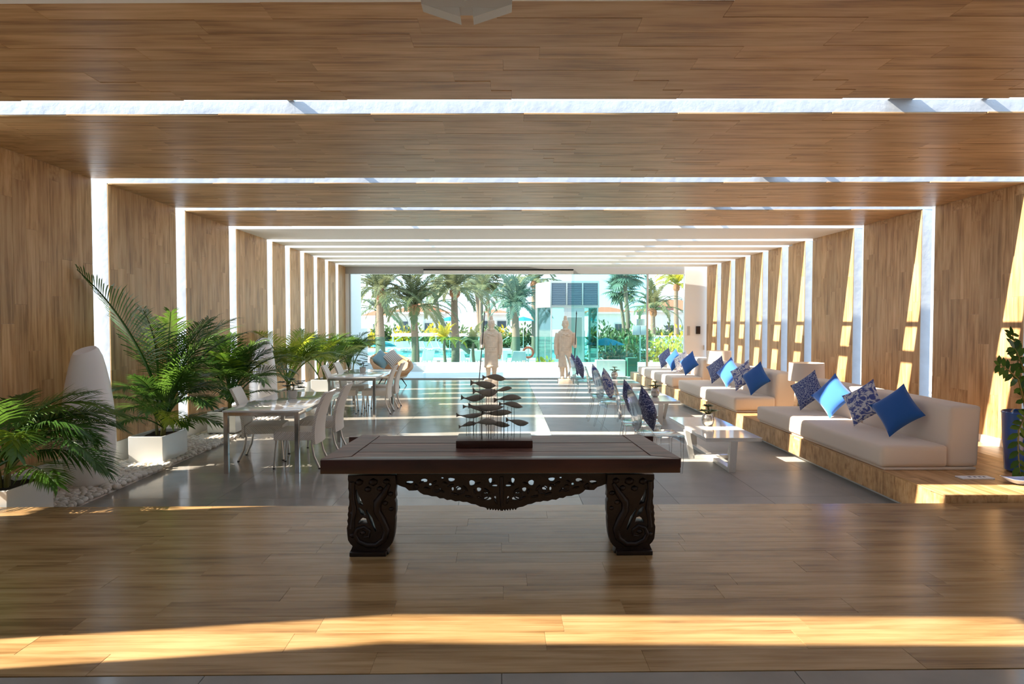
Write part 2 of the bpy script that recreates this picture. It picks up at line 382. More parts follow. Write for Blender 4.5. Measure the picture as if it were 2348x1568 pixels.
for i, (a, b) in enumerate(bands):
    # ceiling strip
    bm = bmesh.new()
    wooden = 2 <= i <= 5
    zb = ZC+(PLT if wooden else 0)
    P = [(XL-TW, sy(a, XL-TW)), (XR+TW, sy(a, XR+TW)), (XR+TW, sy(b, XR+TW)), (XL-TW, sy(b, XL-TW))]
    if i == 2:
        c = 3.52
        P1 = [(XL-TW, sy(a, XL-TW)), (XR+TW, sy(a, XR+TW)), (XR+TW, sy(c, XR+TW)), (XL-TW, sy(c, XL-TW))]
        prism(bm, P1, ZC, ZC+TC)
        P = [P1[3], P1[2], P[2], P[3]]
    prism(bm, P, zb, ZC+TC)
    ce = struct('ceiling', bm, 'ceilwhite' if (not wooden or i == 2) else 'wrap')
    if wooden:
        a2 = 3.52 if i == 2 else a
        planks(ce, (XL, sy(a2, XL), ZC+PLT), (1, SKEW, 0), (-SKEW*0, 1, 0), (0, 0, -1), (XR-XL), b-a2, 100+i)
    # walls of this ring
    for side, X, out in (('left', XL, -1), ('right', XR, 1)):
        y0, y1 = sy(a, X), sy(b, X)
        z0 = ZP if b < 5.5 else (.30 if side == 'left' else .31)
        bm = bmesh.new(); box(bm, min(X+out*PLT, X+out*TW), max(X+out*PLT, X+out*TW), y0, y1, z0, ZC+(0 if not wooden else PLT))
        wl = struct('wall_'+side, bm, 'wrap')
        if i >= 2:
            planks(wl, (X+out*PLT, y0, z0), (0, 0, 1), (0, 1, 0), (-out, 0, 0), ZC-z0, y1-y0, 200+i*2+(out > 0))
bm = bmesh.new(); box(bm, XL-TW, XR+TW, YBACK-.2, YBACK, -.05, ZC+TC); struct('wall_front', bm, 'plaster')  # unseen wall added to cut daylight from behind the camera
# glazing bars laid across the open slits
for i, (a, b) in enumerate(SLITS):
    bm = bmesh.new()
    for x, wd in ((-1.7, .05), (3.2, .20), (3.87, .05)):
        prism(bm, [(x-wd/2, sy(a, x)-.03), (x+wd/2, sy(a, x)-.03), (x+wd/2, sy(b, x)+.03), (x-wd/2, sy(b, x)+.03)], ZC+TC, ZC+TC+.05)
    t = struct('trim_%d' % (i+1), bm, 'frame')
# low walls under the slits
bm = bmesh.new(); box(bm, XL-TW-.01, XL+.012, YP1, YEND, -.05, .30); struct('baseboard_left', bm, 'plaster')
bm = bmesh.new(); box(bm, XR-.012, XR+TW+.01, YP1, YEND, -.05, .31); struct('baseboard_right', bm, 'plaster')
# lounge floor: glossy dark tiles, then matte grey ones to the right
bm = bmesh.new(); box(bm, XL-.3, XR+.3, YP1-.3, YEND+.4, -.12, -.010); fl = struct('floor', bm, 'grout')
def tiles(parent, x0, x1, y0, y1, tw, tl, m, z, name='tile'):
    nx = max(1, round((x1-x0)/tw)); ny = max(1, round((y1-y0)/tl)); dx = (x1-x0)/nx; dy = (y1-y0)/ny
    me = mesh(rbox(-dx/2+.0015, dx/2-.0015, -dy/2+.0015, dy/2-.0015, -.01, 0, .0012, 1), name, m)
    for i in range(nx):
        for j in range(ny):
            place(name, me, parent, (x0+dx*(i+.5), y0+dy*(j+.5), z), (0, 0, PI*rnd.randint(0, 1)))
tiles(fl, -4.10, .80, YP1, YEND+.3, 1.22, 1.22, 'tile', 0)
tiles(fl, .80, 4.6, YP1, YEND+.3, .95, 1.22, 'tilematte', 0)
# timber step in the foreground
bm = bmesh.new(); box(bm, XL-TW, XR+TW, YP0, YP1, -.05, ZP-PLT); st = struct('floor', bm, 'grout')
planks(st, (XL, YP0, ZP-PLT), (1, 0, 0), (0, 1, 0), (0, 0, 1), XR-XL, YP1-YP0, 300, PLANKF)
bm = bmesh.new(); box(bm, XL-TW, XR+TW, YBACK, YP0, -.05, ZP-.012); ft = struct('floor', bm, 'grout')
tiles(ft, -3.9, 3.9, 1.68, YP0-.004, 1.3, 1.22, 'tile', ZP-.002)
bm = bmesh.new(); box(bm, XL, XR, YBACK, 1.675, ZP-.02, ZP-.003); struct('floor', bm, 'tile')
# raised bench along the right wall
bm = bmesh.new(); box(bm, 3.80+PLT, 5.42, 5.62, 19.6, .07, .31-PLT); box(bm, 3.92, 5.05, 5.70, 19.5, 0, .07); box(bm, 5.42, XR-.012, 5.62, 20.3, 0, .20)
be = tag(obj('bench', bm, 'plaster'), 'long oak clad bench platform under the beige sofas', 'bench')
planks(be, (3.80, 5.62-PLT, .31-PLT), (0, 1, 0), (1, 0, 0), (0, 0, 1), 13.98, 1.62, 401)
planks(be, (3.80+PLT, 5.62, .07), (0, 0, 1), (0, 1, 0), (-1, 0, 0), .228, 13.98, 402)
planks(be, (3.80, 5.62, .07), (0, 0, 1), (1, 0, 0), (0, -1, 0), .228, 1.62, 403)
planks(be, (5.42, 5.62, .20), (0, 1, 0), (1, 0, 0), (0, 0, 1), 14.6, .88, 404)
# glass front at the far end
wf = thing('window_1', 'frameless glass front with grey header and slim mullion', 'window'); wf['kind'] = 'structure'; del wf['category']
YG = 20.70
def part(nm_, args, m, par=wf, bev=.004): return obj(nm_, rbox(*args, bev, 1), m, par)
part('header', (XL, 5.70, YG-.06, YG+.10, 3.25, 3.60), 'frame')
part('header_track', (-2.40, 2.22, YG-.11, YG-.06, 3.36, 3.40), 'black')
part('header_trim', (-2.40, 2.22, YG-.10, YG-.062, 3.25, 3.355), 'plaster')
part('jamb', (XL, XL+.10, YG-.08, YG+.08, 0, 3.25), 'plaster')
part('jamb', (XL+.10, XL+.15, YG-.05, YG+.05, 0, 3.25), 'frame')
part('mullion', (4.50, 4.56, YG-.04, YG+.04, 0, 3.25), 'alu')
part('sill', (XL, 5.70, YG-.05, YG+.05, 0, .03), 'frame')
for a, b, off, m in ((-4.66, -2.35, .02, 'glass'), (-2.42, 2.25, 0, 'glass'), (2.17, 4.50, .02, 'glass2'), (4.56, 5.68, .02, 'glass')):
    part('pane', (a, b, YG+off-.004, YG+off+.004, .03, 3.25), m, bev=0)
bm = bmesh.new(); box(bm, 5.68, XR+TW, YG-.08, YG+.10, 0, 3.60); struct('wall_back', bm, 'plaster')
# small fittings on the white wall
o = tag(obj('wall_switch', rbox(-.04, .04, -.02, 0, -.14, .14, .005), 'frame'), 'slim grey intercom panel on the white end wall', 'intercom'); o.location = (5.80, YG-.08, 1.50)
o = thing('alarm_box', 'dark ribbed alarm box on the white end wall', 'alarm', (6.09, YG-.08, 1.52))
obj('case', rbox(-.065, .065, -.06, 0, -.12, .12, .012), 'black', o)
for k in range(5): obj('rib', rbox(-.058, .058, -.068, -.058, -.09+k*.04, -.072+k*.04, .003, 1), 'redwood', o)
o = tag(obj('door_lock', rbox(-.015, .015, -.03, 0, -.07, .07, .004), 'alu'), 'small metal lock low on the white end wall', 'lock'); o.location = (6.28, YG-.08, .98)
# emergency light under the ceiling
o = thing('emergency_light', 'frosted emergency light unit hanging under the plaster ceiling', 'light', (-.175, 3.42, ZC-.001))
def emer(pts): 
    bm = bmesh.new(); prism(bm, pts, -.045, .045); bm.transform(Matrix.Rotation(PI/2, 4, 'X')); return bm
obj('housing', emer([(-.228, 0), (-.224, -.088), (-.16, -.105), (-.03, -.105), (.03, -.105), (.16, -.105), (.228, -.088), (.232, 0)]), 'emerg', o)
obj('lamp_head', emer([(-.224, -.088), (-.028, -.153), (-.034, -.1055), (-.16, -.1055)]), 'emerg', o)
obj('lamp_head', emer([(.228, -.088), (.034, -.153), (.030, -.1055), (.16, -.1055)]), 'emerg', o)
bm = bmesh.new(); ball(bm, (-.005, -.05, -.055), .018); obj('test_button', bm, 'alu', o, 40)

# ------------------------------------------------------------------ carved table in the foreground
TY0, TY1, TZ0, TZ1 = 4.20, 5.13, .834, .924
tb = thing('carved_table', 'long dark wooden table with pierced carved apron and scroll legs', 'table', (0, 4.66, ZP))
def tl(bm): bm.transform(Matrix.Translation((0, -4.66, -ZP))); return bm
inner0, inner1 = TY0+.11, TY1-.03
nb = 5; pw = (inner1-inner0)/nb
for k in range(nb):
    y0 = inner0+pw*k; xa = .97-.008*k
    bm = bmesh.new(); prism(bm, [(-xa, y0+.002), (xa, y0+.002), (xa-.008, y0+pw-.002), (-xa+.008, y0+pw-.002)], TZ1-.035, TZ1-.002+rnd.uniform(-.001, .001))
    obj('plank', tl(bm), 'darkwood', tb)
for s in (-1, 1):
    bm = bmesh.new(); prism(bm, [(s*.975, inner0), (s*1.145, TY0+.02), (s*1.07, TY1), (s*.932, inner1)], TZ1-.06, TZ1+.001)
    obj('end_board', tl(bm), 'darkwood', tb)
bm = rbox(-1.145, 1.138, TY0, inner0-.002, TZ0, TZ1, .006); obj('front_rail', tl(bm), 'redwood', tb, 40)
obj('back_rail', tl(rbox(-1.17, 1.17, TY1-.03, TY1+.03, TZ0, TZ1-.012, .006)), 'redwood', tb, 40)
for s in (-1, 1): obj('side_rail', tl(rbox(min(s*.95, s*1.10), max(s*.95, s*1.10), inner0, TY1-.032, TZ0, TZ1-.062, .004)), 'redwood', tb, 40)
bm = bmesh.new(); box(bm, -.94, .94, inner0+.005, TY1-.04, TZ0+.01, TZ1-.037); obj('underboard', tl(bm), 'carved', tb)
# apron outline (metres, x from the middle, z up from the foot of the table)
S = 4.42/FPX
def az(y): return CAMH-(y-736)*S-ZP
half = [(-243,1112),(-232,1117),(-222,1120),(-214,1127),(-204,1127),(-194,1126),(-188,1132),(-180,1136.5),(-170,1137.5),(-162,1140.5),(-150,1141),(-143,1145.5),(-134,1145),(-126,1149.5),(-117,1148.5),(-107,1152.5),(-97,1151.5),(-90,1154),(-80,1154),(-70,1158.5),(-60,1160),(-50,1165),(-40,1166.5)]
beads = []
for k in range(6):
    x = -33+k*6.2; beads += [(x-2, 1168.5+.6*k), (x, 1172.5+.5*k), (x+2.2, 1171.5+.5*k), (x+3.1, 1168.5+.6*k)]
low = half+beads
low = low+[(-x, y+.4) for x, y in reversed(low)]
outer = [(-243, 1090)]+low+[(243, 1090)]
outer = [(x*S, az(y)) for x, y in outer]
def leafhole(x0, x1, y0, y1, rot=0):
    cx, cy, rx, ry = (x0+x1)/2, (y0+y1)/2, (x1-x0)/2, (y1-y0)/2
    return [(cx+rx*math.cos(t)*(1.25 if math.sin(t) < 0 else 1.0), cy+ry*math.sin(t)*(1.15+.25*math.cos(t+rot))) for t in [2*PI*k/10 for k in range(10)]]
HL = [(870,970,148,184),(1070,1160,122,172),(1178,1218,182,218),(1345,1382,98,124),(1440,1532,104,156),(1322,1348,248,272),(1434,1462,202,230),(1484,1518,238,288),(1545,1618,228,284),(1725,1805,145,218),(1828,1890,238,294),(1922,1984,303,324),(1988,2036,108,178),(2034,2112,203,232),(1928,2028,374,418),(2064,2092,362,412)]
holes = []
for j, (a, b, c, d) in enumerate(HL):
    for s in (1, -1):
        h = leafhole(780+a/5.87-1149, 780+b/5.87-1149, 1080+c/5.87, 1080+d/5.87, j)
        h = [(s*x*S, az(y)) for x, y in h]
        holes.append(h)
APRON = cutout(outer, holes, .022, .0015); APRON.materials.append(M['carved'])
for yy in (4.44,):
    ap = place('apron', APRON, tb, (0, yy-4.66, 0))
    bm = bmesh.new(); rg = random.Random(5)
    for s in (-1, 1):
        for (x, y, l, an) in [(-215,1112,20,.2),(-196,1116,20,.7),(-172,1122,22,.2),(-155,1108,18,-.6),(-140,1128,24,.4),(-118,1116,22,-.3),(-108,1136,26,.3),(-84,1122,24,.9),(-76,1142,26,.2),(-56,1112,22,-.4),(-48,1146,26,.5),(-34,1128,24,.7),(-22,1112,22,-.5),(-14,1152,22,1.2),(-62,1130,18,1.3),(-130,1110,18,.3),(-185,1108,16,-.3)]:
            vs_ = ball(bm, (0, 0, 0), 1, 1, (l*.42*S, .010, 3.2*S))
            mt = Matrix.Translation((s*x*S, -.012, az(y))) @ Matrix.Rotation(s*an, 4, 'Y')
            for v in vs_: v.co = mt @ v.co
        for (cx, cy, r) in [(-150,1122,11),(-96,1126,12),(-40,1138,12),(-200,1119,7)]:
            tube(bm, [(s*(cx+r*(1-k/16)*math.cos(k*.75))*S, -.013, az(cy+r*(1-k/16)*math.sin(k*.75))) for k in range(14)], [.0055*(1-k/20) for k in range(14)], 6)
    tube(bm, [(0, -.012, az(1096)), (0, -.014, az(1130)), (0, -.012, az(1166))], [.012, .016, .008], 8)
    obj('apron_carving', bm, 'carved', ap, 50)
# scroll legs
S2 = 4.37/FPX/6.522
def lz(y): return (1262-y)*S2
def lx(x): return (x-1832)*S2
LO = [(1470,55),(2175,55),(2178,110),(2168,150),(2172,250),(2160,300),(2166,380),(2156,440),(2160,500),(2176,545),(2170,590),(2184,640),(2176,690),(2190,740),(2180,790),(2198,850),(2192,940),(2182,1030),(2150,1085),(2112,1122),(2128,1165),(2152,1215),(2100,1226),(1870,1246),(1640,1262),(1584,1246),(1600,1200),(1612,1172),(1560,1125),(1525,1075),(1500,980),(1488,880),(1478,740),(1484,690),(1470,620),(1468,470),(1492,412),(1468,388),(1476,320),(1464,220)]
LH = [[(2040,278),(2064,300),(2056,380),(2034,460),(1956,492),(1990,410),(2020,350)],[(2012,540),(2024,566),(2000,620),(1962,654),(1918,656),(1950,590)],[(1902,580),(1896,640),(1866,700),(1836,780),(1792,878),(1772,850),(1800,760),(1820,700),(1856,650)],[(1962,700),(2012,738),(2022,785),(1960,772),(1898,786),(1920,712)],[(2128,196),(2146,200),(2146,218),(2130,216)]]
def grow(h, f=1.3):
    cx_ = sum(p[0] for p in h)/len(h); cy_ = sum(p[1] for p in h)/len(h); return [(cx_+(x-cx_)*f, cy_+(y-cy_)*f) for x, y in h]
LH = [grow(h) for h in LH]
legs = {}
for s in (1, -1):
    me = cutout([(s*lx(x), lz(y)) for x, y in LO], [[(s*lx(x), lz(y)) for x, y in h] for h in LH], .08, .003); me.materials.append(M['carved']); legs[s] = me
for s in (1, -1):
    for yy, f in ((4.43, 1), (4.98, -1)):
        lg = place('leg', legs[s], tb, (s*(.862 if f > 0 else .885), yy-4.66, 0), (0, 0, 0), (1 if f > 0 else .55, 1, 1))
        bm = bmesh.new()
        for fy in (-1, 1):
            q = lambda x, y, d=.042: (s*lx(x), fy*d, lz(y))
            tube(bm, [q(1560, 180), q(1640, 330), q(1740, 460), q(1740, 600), q(1660, 740), q(1600, 880), q(1640, 1020), q(1760, 1110), q(1900, 1110), q(2030, 1050), q(2080, 950), q(2040, 860), q(1940, 830), q(1860, 890), q(1870, 980), q(1950, 990)], [.012, .024, .028, .028, .026, .024, .022, .020, .018, .016, .015, .013, .012, .010, .009, .007], 8)
            tube(bm, [q(2110, 150), q(2110, 400), q(2080, 560), q(2110, 720), q(2120, 850)], [.018, .014, .018, .014, .018], 7)
            for (x, y, r) in [(1600, 140, 60), (1800, 150, 80), (2010, 150, 70), (1700, 250, 55), (1880, 260, 60), (1530, 560, 45), (1540, 330, 50), (1620, 470, 50), (2110, 620, 45), (2120, 960, 50), (1960, 920, 50)]:
                ball(bm, q(x, y, .042), r*S2, 1, (1, .5, .8))
        obj('leg_carving', bm, 'carved', lg, 60)
        obj('foot', rbox(lx(1600)*s if s > 0 else lx(2150)*s, lx(2150)*s if s > 0 else lx(1600)*s, -.075, .075, 0, .028, .006), 'carved', lg, 40)

# ------------------------------------------------------------------ fish sculpture on the table
TT = TZ1
fs = thing('fish_sculpture', 'shoal of carved grey wooden fish on rods over a dark base', 'sculpture', (-.05, 4.74, TT))
obj('base', rbox(-.265, .265, -.16, .15, .0, .050, .004), 'redwood', fs, 40)
FISH = [(750,1140,190,95),(555,975,290,110),(590,1010,410,120),(400,800,505,100),(940,1240,375,68),(935,1400,530,92),(1020,1420,635,88),(430,900,682,72),(520,1105,655,92),(320,780,790,74),(740,1240,755,92),(365,660,958,70),(595,1000,922,98),(800,1210,945,84),(1130,1515,900,94)]
for k, (a, b, cy, h) in enumerate(FISH):
    dep = 4.74+(-.07, .05, -.02, .08)[k % 4]; sc = dep/FPX/7.127
    pc = on_y(1000+(a+b)/2/7.127, 840+cy/7.127, dep); L_ = (b-a)*sc; hh = h*sc*.56
    bm = bmesh.new(); seg = 12; rings = []
    PR = [(0, .98, .05), (.05, .66, .06), (.10, .34, .08), (.15, .19, .10), (.22, .24, .16), (.32, .52, .26), (.44, .80, .36), (.56, .97, .42), (.66, 1.0, .44), (.78, .88, .40), (.88, .62, .30), (.95, .34, .18), (1, .06, .05)]
    for (t, rz_, ry_) in PR:
        bend = .010*math.sin(t*PI*1.2+.4+k)
        row = []
        for j in range(seg):
            sn = math.sin(2*PI*j/seg); xx = (t-.5)*L_
            if t < .06: xx += .07*L_*(1-abs(sn))                    # forked tail
            row.append(bm.verts.new((xx, hh*ry_*math.cos(2*PI*j/seg), bend+hh*rz_*sn)))
        rings.append(row)
    for p, q in zip(rings, rings[1:]):
        for j in range(seg): bm.faces.new((p[j], p[(j+1) % seg], q[(j+1) % seg], q[j]))
    bm.faces.new(rings[0][::-1]); bm.faces.new(rings[-1])
    c = pc-Vector((-.05, 4.74, TT))
    f = obj('fish', bm, 'fish', fs, 60, c, (0, R(rnd.uniform(-5, 5)), R(rnd.uniform(-12, 12))))
    for dx in ((-.12, .14) if b-a > 380 else (.05,)):
        bm = bmesh.new(); tube(bm, [(c.x+dx*L_, c.y, .048), (c.x+dx*L_, c.y, c.z-hh*.3)], .0017, 6); obj('rod', bm, 'rod', fs, 60)

# ------------------------------------------------------------------ dining tables and wicker chairs
def dining_table(label):
    t = thing('dining_table', label, 'table', (0, 0, 0), 0, 'white glass dining tables')
    obj('tabletop', rbox(-.45, .45, -1.05, 1.05, .728, .75, .004), 'tableglass', t, 40)
    for sx in (-1, 1): obj('rail', rbox(min(sx*.44, sx*.39), max(sx*.44, sx*.39), -1.0, 1.0, .685, .727, .003), 'chrome', t)
    for sx in (-1, 1): obj('rail', rbox(-.39, .39, min(sx*1.04, sx*.99), max(sx*1.04, sx*.99), .685, .727, .003), 'chrome', t)
    for sx in (-1, 1):
        for s_ in (-1, 1):
            x, y = sx*.415, s_*1.015
            obj('leg', rbox(x-.026, x+.026, y-.026, y+.026, 0, .727, .004), 'chrome', t)
    return t
DT1 = (-2.83, 8.90); DT2 = (-2.80, 13.52)
t1 = dining_table('white glass dining table with chrome legs beside the first potted palms'); t1.location = (*DT1, 0)
dup(t1, (*DT2, 0), 0, 'white glass dining table with chrome legs near the rattan armchair')
def dining_chair():
    c = thing('dining_chair', 'x', 'chair', (0, 0, 0), 0, 'wicker chairs at the dining tables')    # faces +x, back at -x
    bm = rbox(-.22, .25, -.24, .24, .35, .46, .02); bmesh.ops.subdivide_edges(bm, edges=bm.edges[:], cuts=1); obj('seat', bm, 'wicker', c, 40)
    # curved back: grid bent backward
    bm = bmesh.new(); n, m_ = 9, 6; g = {}
    for side in (0, 1):
        for i in range(n):
            for j in range(m_):
                v = i/(n-1); u = j/(m_-1)*2-1
                wdt = .235-.0*v+(.012*math.sin(v*PI)); z = .30+v*.63
                x = -.225-.14*v**1.6+.03*math.sin(v*PI)-.018*(1-u*u)-(.035 if side else 0)
                g[side, i, j] = bm.verts.new((x, u*wdt, z))
    for i in range(n-1):
        for j in range(m_-1):
            for s in (0, 1): bm.faces.new((g[s, i, j], g[s, i, j+1], g[s, i+1, j+1], g[s, i+1, j]))
    for i in range(n-1):
        for j in (0, m_-1): bm.faces.new((g[0, i, j], g[0, i+1, j], g[1, i+1, j], g[1, i, j]))
    for j in range(m_-1):
        for i in (0, n-1): bm.faces.new((g[0, i, j], g[0, i, j+1], g[1, i, j+1], g[1, i, j]))
    obj('backrest', bm, 'wicker', c, 50)
    for sy_ in (-1, 1):
        bm = bmesh.new(); tube(bm, [(.22, sy_*.205, .36), (.235, sy_*.21, .2), (.25, sy_*.215, .012)], .014, 8); lg = obj('leg', bm, 'alu', c, 40)
        bm = bmesh.new(); tube(bm, [(.25, sy_*.215, .012), (.25, sy_*.215, 0)], .016, 8); obj('foot_cap', bm, 'black', lg)
        bm = bmesh.new(); tube(bm, [(-.215, sy_*.205, .37), (-.205, sy_*.205, .30), (-.235, sy_*.21, .15), (-.30, sy_*.215, .012)], .014, 8); lg = obj('leg', bm, 'alu', c, 40)
        bm = bmesh.new(); tube(bm, [(-.30, sy_*.215, .012), (-.302, sy_*.215, 0)], .016, 8); obj('foot_cap', bm, 'black', lg)
    return c
c0 = dining_chair(); ft_ = True
for (x, y, rz, lab) in [
    (-2.52, 8.33, PI, 'pale wicker chair at the end of the first dining table, nearest the carved table'),
    (-2.50, 9.25, PI, 'pale wicker chair on the aisle side of the first dining table, farther along'),
    (-3.10, 8.80, R(8), 'pale wicker chair between the first dining table and the potted palms'),
    (-2.46, 13.15, PI, 'pale wicker chair on the aisle side of the second dining table, nearer the carved table'),
    (-2.44, 13.98, PI, 'pale wicker chair on the aisle side of the second dining table, nearer the armchair'),
    (-3.10, 13.15, R(6), 'pale wicker chair between the second dining table and the slatted wall, nearer end'),
    (-3.08, 14.0, 0, 'pale wicker chair between the second dining table and the slatted wall, farther end')]:
    if ft_: c0.location = (x, y, 0); c0.rotation_euler = (0, 0, rz); c0['label'] = lab; ft_ = False
    else: dup(c0, (x, y, 0), rz, lab)

# ------------------------------------------------------------------ small plants
def leafquad(bm, p, d, up, l, wd, segs=2, droop=0.0):
    d = d.normalized(); sd = d.cross(up)
    if sd.length < 1e-3: sd = Vector((1, 0, 0))
    sd.normalize(); prof = [.35, 1, .0] if segs == 2 else [.3, .9, .8, .0]
    pr = None
    for i in range(segs+1):
        t = i/segs; c = p+d*(l*t)+Vector((0, 0, -droop*t*t*l)); wq = wd*prof[i]*.5
        if i == segs: row = [bm.verts.new(c)]
        else: row = [bm.verts.new(c-sd*wq), bm.verts.new(c+sd*wq)]
        if pr: bm.faces.new(pr[:2]+row[::-1] if len(row) == 2 else (pr[0], pr[1], row[0]))
        pr = row
def rosette(bm, c, r, n, wd, rg, tilt=.5, layers=3):
    for k in range(layers):
        for j in range(n):
            a = 2*PI*j/n+k*.5+rg.uniform(-.2, .2); e = tilt*(.2+.8*k/layers)+rg.uniform(-.1, .1)
            leafquad(bm, Vector(c), Vector((math.cos(a)*math.cos(e), math.sin(a)*math.cos(e), math.sin(e))), Vector((0, 0, 1)), r*(1-.22*k), wd, 2)
def succulent_pot(label, loc, seed):
    t = thing('succulent_pot', label, 'potted plant', loc, 0, 'succulents on the coffee tables'); rg = random.Random(seed)
    bm = bmesh.new(); lathe(bm, [(.045, 0), (.072, .03), (.082, .075), (.076, .12), (.062, .15), (.066, .158), (.058, .156), (.055, .13), (0, .13)], 24); obj('pot', bm, 'mercury', t, 50)
    bm = bmesh.new(); tube(bm, [(0, 0, .13), (.01, 0, .2), (0, .01, .26)], .012, 7); tube(bm, [(.0, 0, .15), (-.05, -.02, .19)], .009, 6); tube(bm, [(.0, 0, .15), (.06, .02, .19)], .009, 6); obj('stem', bm, 'stem', t, 50)
    for c, r in (((0, .01, .26), .10), ((-.06, -.02, .195), .11), ((.07, .02, .19), .10)):
        bm = bmesh.new(); rosette(bm, c, r, 11, .05, rg); obj('rosette', bm, 'succ', t)
    return t
succulent_pot('succulent in a mercury glass pot on the coffee table nearest the carved table', (2.72, 8.72, .42), 1)
succulent_pot('succulent in a mercury glass pot on the middle coffee table', (2.80, 12.1, .42), 2)
succulent_pot('succulent in a mercury glass pot on the coffee table nearest the glass front', (2.72, 16.0, .42), 3)
def bonsai_pot(label, loc, seed, flat):
    t = thing('bonsai_pot', label, 'potted plant', loc, 0, 'plants on the dining tables'); rg = random.Random(seed)
    bm = bmesh.new(); lathe(bm, [(.05, 0), (.062, .02), (.066, .10), (.060, .105), (.055, .09), (0, .09)], 20); obj('pot', bm, 'potgrey', t, 40)
    bm = bmesh.new(); tube(bm, [(0, 0, .09), (.02, 0, .15), (-.005, 0, .22)], .008, 6); obj('stem', bm, 'stem', t, 50)
    bm = bmesh.new()
    for k in range(7):
        a = k*2.4; r = .05+.02*k/7; z = .13+.025*k
        rosette(bm, (r*math.cos(a)*(2.4 if flat else 1.2), r*math.sin(a)*1.2, z if not flat else .14+.018*k), .085, 8, .06, rg, .3, 2)
    obj('foliage', bm, 'bonsai', t)
bonsai_pot('dark green leafy plant in a pale pot on the first dining table', (-2.86, 9.15, .75), 4, True)
bonsai_pot('dark green bonsai in a pale pot on the second dining table', (-2.85, 13.73, .75), 5, False)

# ------------------------------------------------------------------ palms in white planters along the left wall
def frond(rg, L_, e0, droop, pet=.32, n=26, lw=.030, ll=.36, aw=None):
    """one feather leaf: base at the origin, heading +x, starting elevation e0, bending down by droop"""
    bm = bmesh.new(); N = 14; pts = [Vector((0, 0, 0))]; e = e0
    for i in range(N):
        e = e0-droop*((i+1)/N)**1.5
        pts.append(pts[-1]+Vector((math.cos(e), 0, math.sin(e)))*(L_/N))
    tube(bm, pts, [.011*L_*(1-.85*i/N)+.001 for i in range(N+1)], 5)
    for k in range(n):
        t = pet+(1-pet)*(k+.5)/n; f = t*N; i = min(int(f), N-1); p = pts[i].lerp(pts[i+1], f-i); d = (pts[i+1]-pts[i]).normalized()
        q = (t-pet)/(1-pet); l = L_*ll*(.45+.9*math.sin(min(1, q*1.05+.12)*PI)**.7*.75)*(1-.25*q)
        nrm = Vector((-d.z, 0, d.x))
        for s in (-1, 1):
            dd = d*(.62+.55*q)+Vector((0, s, 0))*(1-.35*q)+nrm*(.30+rg.uniform(-.08, .08))
            leafquad(bm, p, dd, nrm, l*rg.uniform(.9, 1.08), aw or lw*L_, 3, .22+.25*rg.random())
    return bm
def palm(label, x0, x1, y0, y1, fronds, seed, h=.33, mleaf='leaf', ztop=None):
    cx, cy = (x0+x1)/2, (y0+y1)/2; rg = random.Random(seed)
    t = thing('potted_palm', label, 'potted palm', (cx, cy, .045), 0, 'palms in white planters')
    a, b = (x1-x0)/2, (y1-y0)/2; wl = .018
    bm = bmesh.new()
    O = [(-a, -b), (a, -b), (a, b), (-a, b)]; I = [(-a+wl, -b+wl), (a-wl, -b+wl), (a-wl, b-wl), (-a+wl, b-wl)]
    vo = [[bm.verts.new((x, y, z)) for x, y in O] for z in (0, h)]; vi = [[bm.verts.new((x, y, z)) for x, y in I] for z in (h, h-.09)]
    bm.faces.new(vo[0][::-1]); bm.faces.new(vi[1])
    for k in range(4):
        j = (k+1) % 4
        bm.faces.new((vo[0][k], vo[0][j], vo[1][j], vo[1][k])); bm.faces.new((vo[1][k], vo[1][j], vi[0][j], vi[0][k])); bm.faces.new((vi[0][k], vi[0][j], vi[1][j], vi[1][k]))
    bmesh.ops.bevel(bm, geom=[e for e in bm.edges if e.calc_length() > .05], offset=.004, segments=1, affect='EDGES')
    obj('planter', bm, 'planterwhite', t)
    bm = bmesh.new(); n = 8; g = [[bm.verts.new((-a+.02+(2*a-.04)*i/n, -b+.02+(2*b-.04)*j/n, h-.035+rg.uniform(-.012, .012))) for j in range(n+1)] for i in range(n+1)]
    for i in range(n):
        for j in range(n): bm.faces.new((g[i][j], g[i+1][j], g[i+1][j+1], g[i][j+1]))
    obj('soil', bm, 'soil', t)
    stems = [(rg.uniform(-.07, .07), rg.uniform(-.09, .09)) for _ in range(4)]
    tops = []
    for (sx_, sy_) in stems:
        hh = rg.uniform(.10, .22); tx, ty = sx_*1.6, sy_*1.6; bm = bmesh.new()
        tube(bm, [(sx_, sy_, h-.05), ((sx_+tx)/2, (sy_+ty)/2, h+hh*.5), (tx, ty, h+hh)], [.022, .018, .013], 7); obj('stem', bm, 'stem', t, 50); tops.append((tx, ty, h+hh-.02))
    for k, (az_, e0, L_, dr) in enumerate(fronds):
        p = tops[k % len(tops)]
        fb = frond(rg, L_, R(e0), R(dr), .30+.08*rg.random(), 40, .026, .27+.10/L_, .017)
        mw = Matrix.Translation(Vector(p)+Vector((cx, cy, .045))) @ Euler((R(rg.uniform(-12, 12)), 0, R(az_))).to_matrix().to_4x4(); mi = mw.inverted()
        for v in fb.verts:                       # leaves that reach the wall lie against it
            q = mw @ v.co
            if q.x < XL+.03: q.x = XL+.03; v.co = mi @ q
            v.co = (mw @ v.co)-Vector((cx, cy, .045))
        o = obj('frond', fb, mleaf if rg.random() < (.88 if mleaf == 'leaf' else .6) else ('leafy' if mleaf == 'leaf' else 'leaf'), t)
    return t
def auto(seed, n, L0, L1, e0, e1):
    rg = random.Random(seed); return [(-125+235*((k*.618) % 1)+rg.uniform(-10, 10), rg.uniform(e0, e1), rg.uniform(L0, L1), rg.uniform(48, 95)) for k in range(n)]
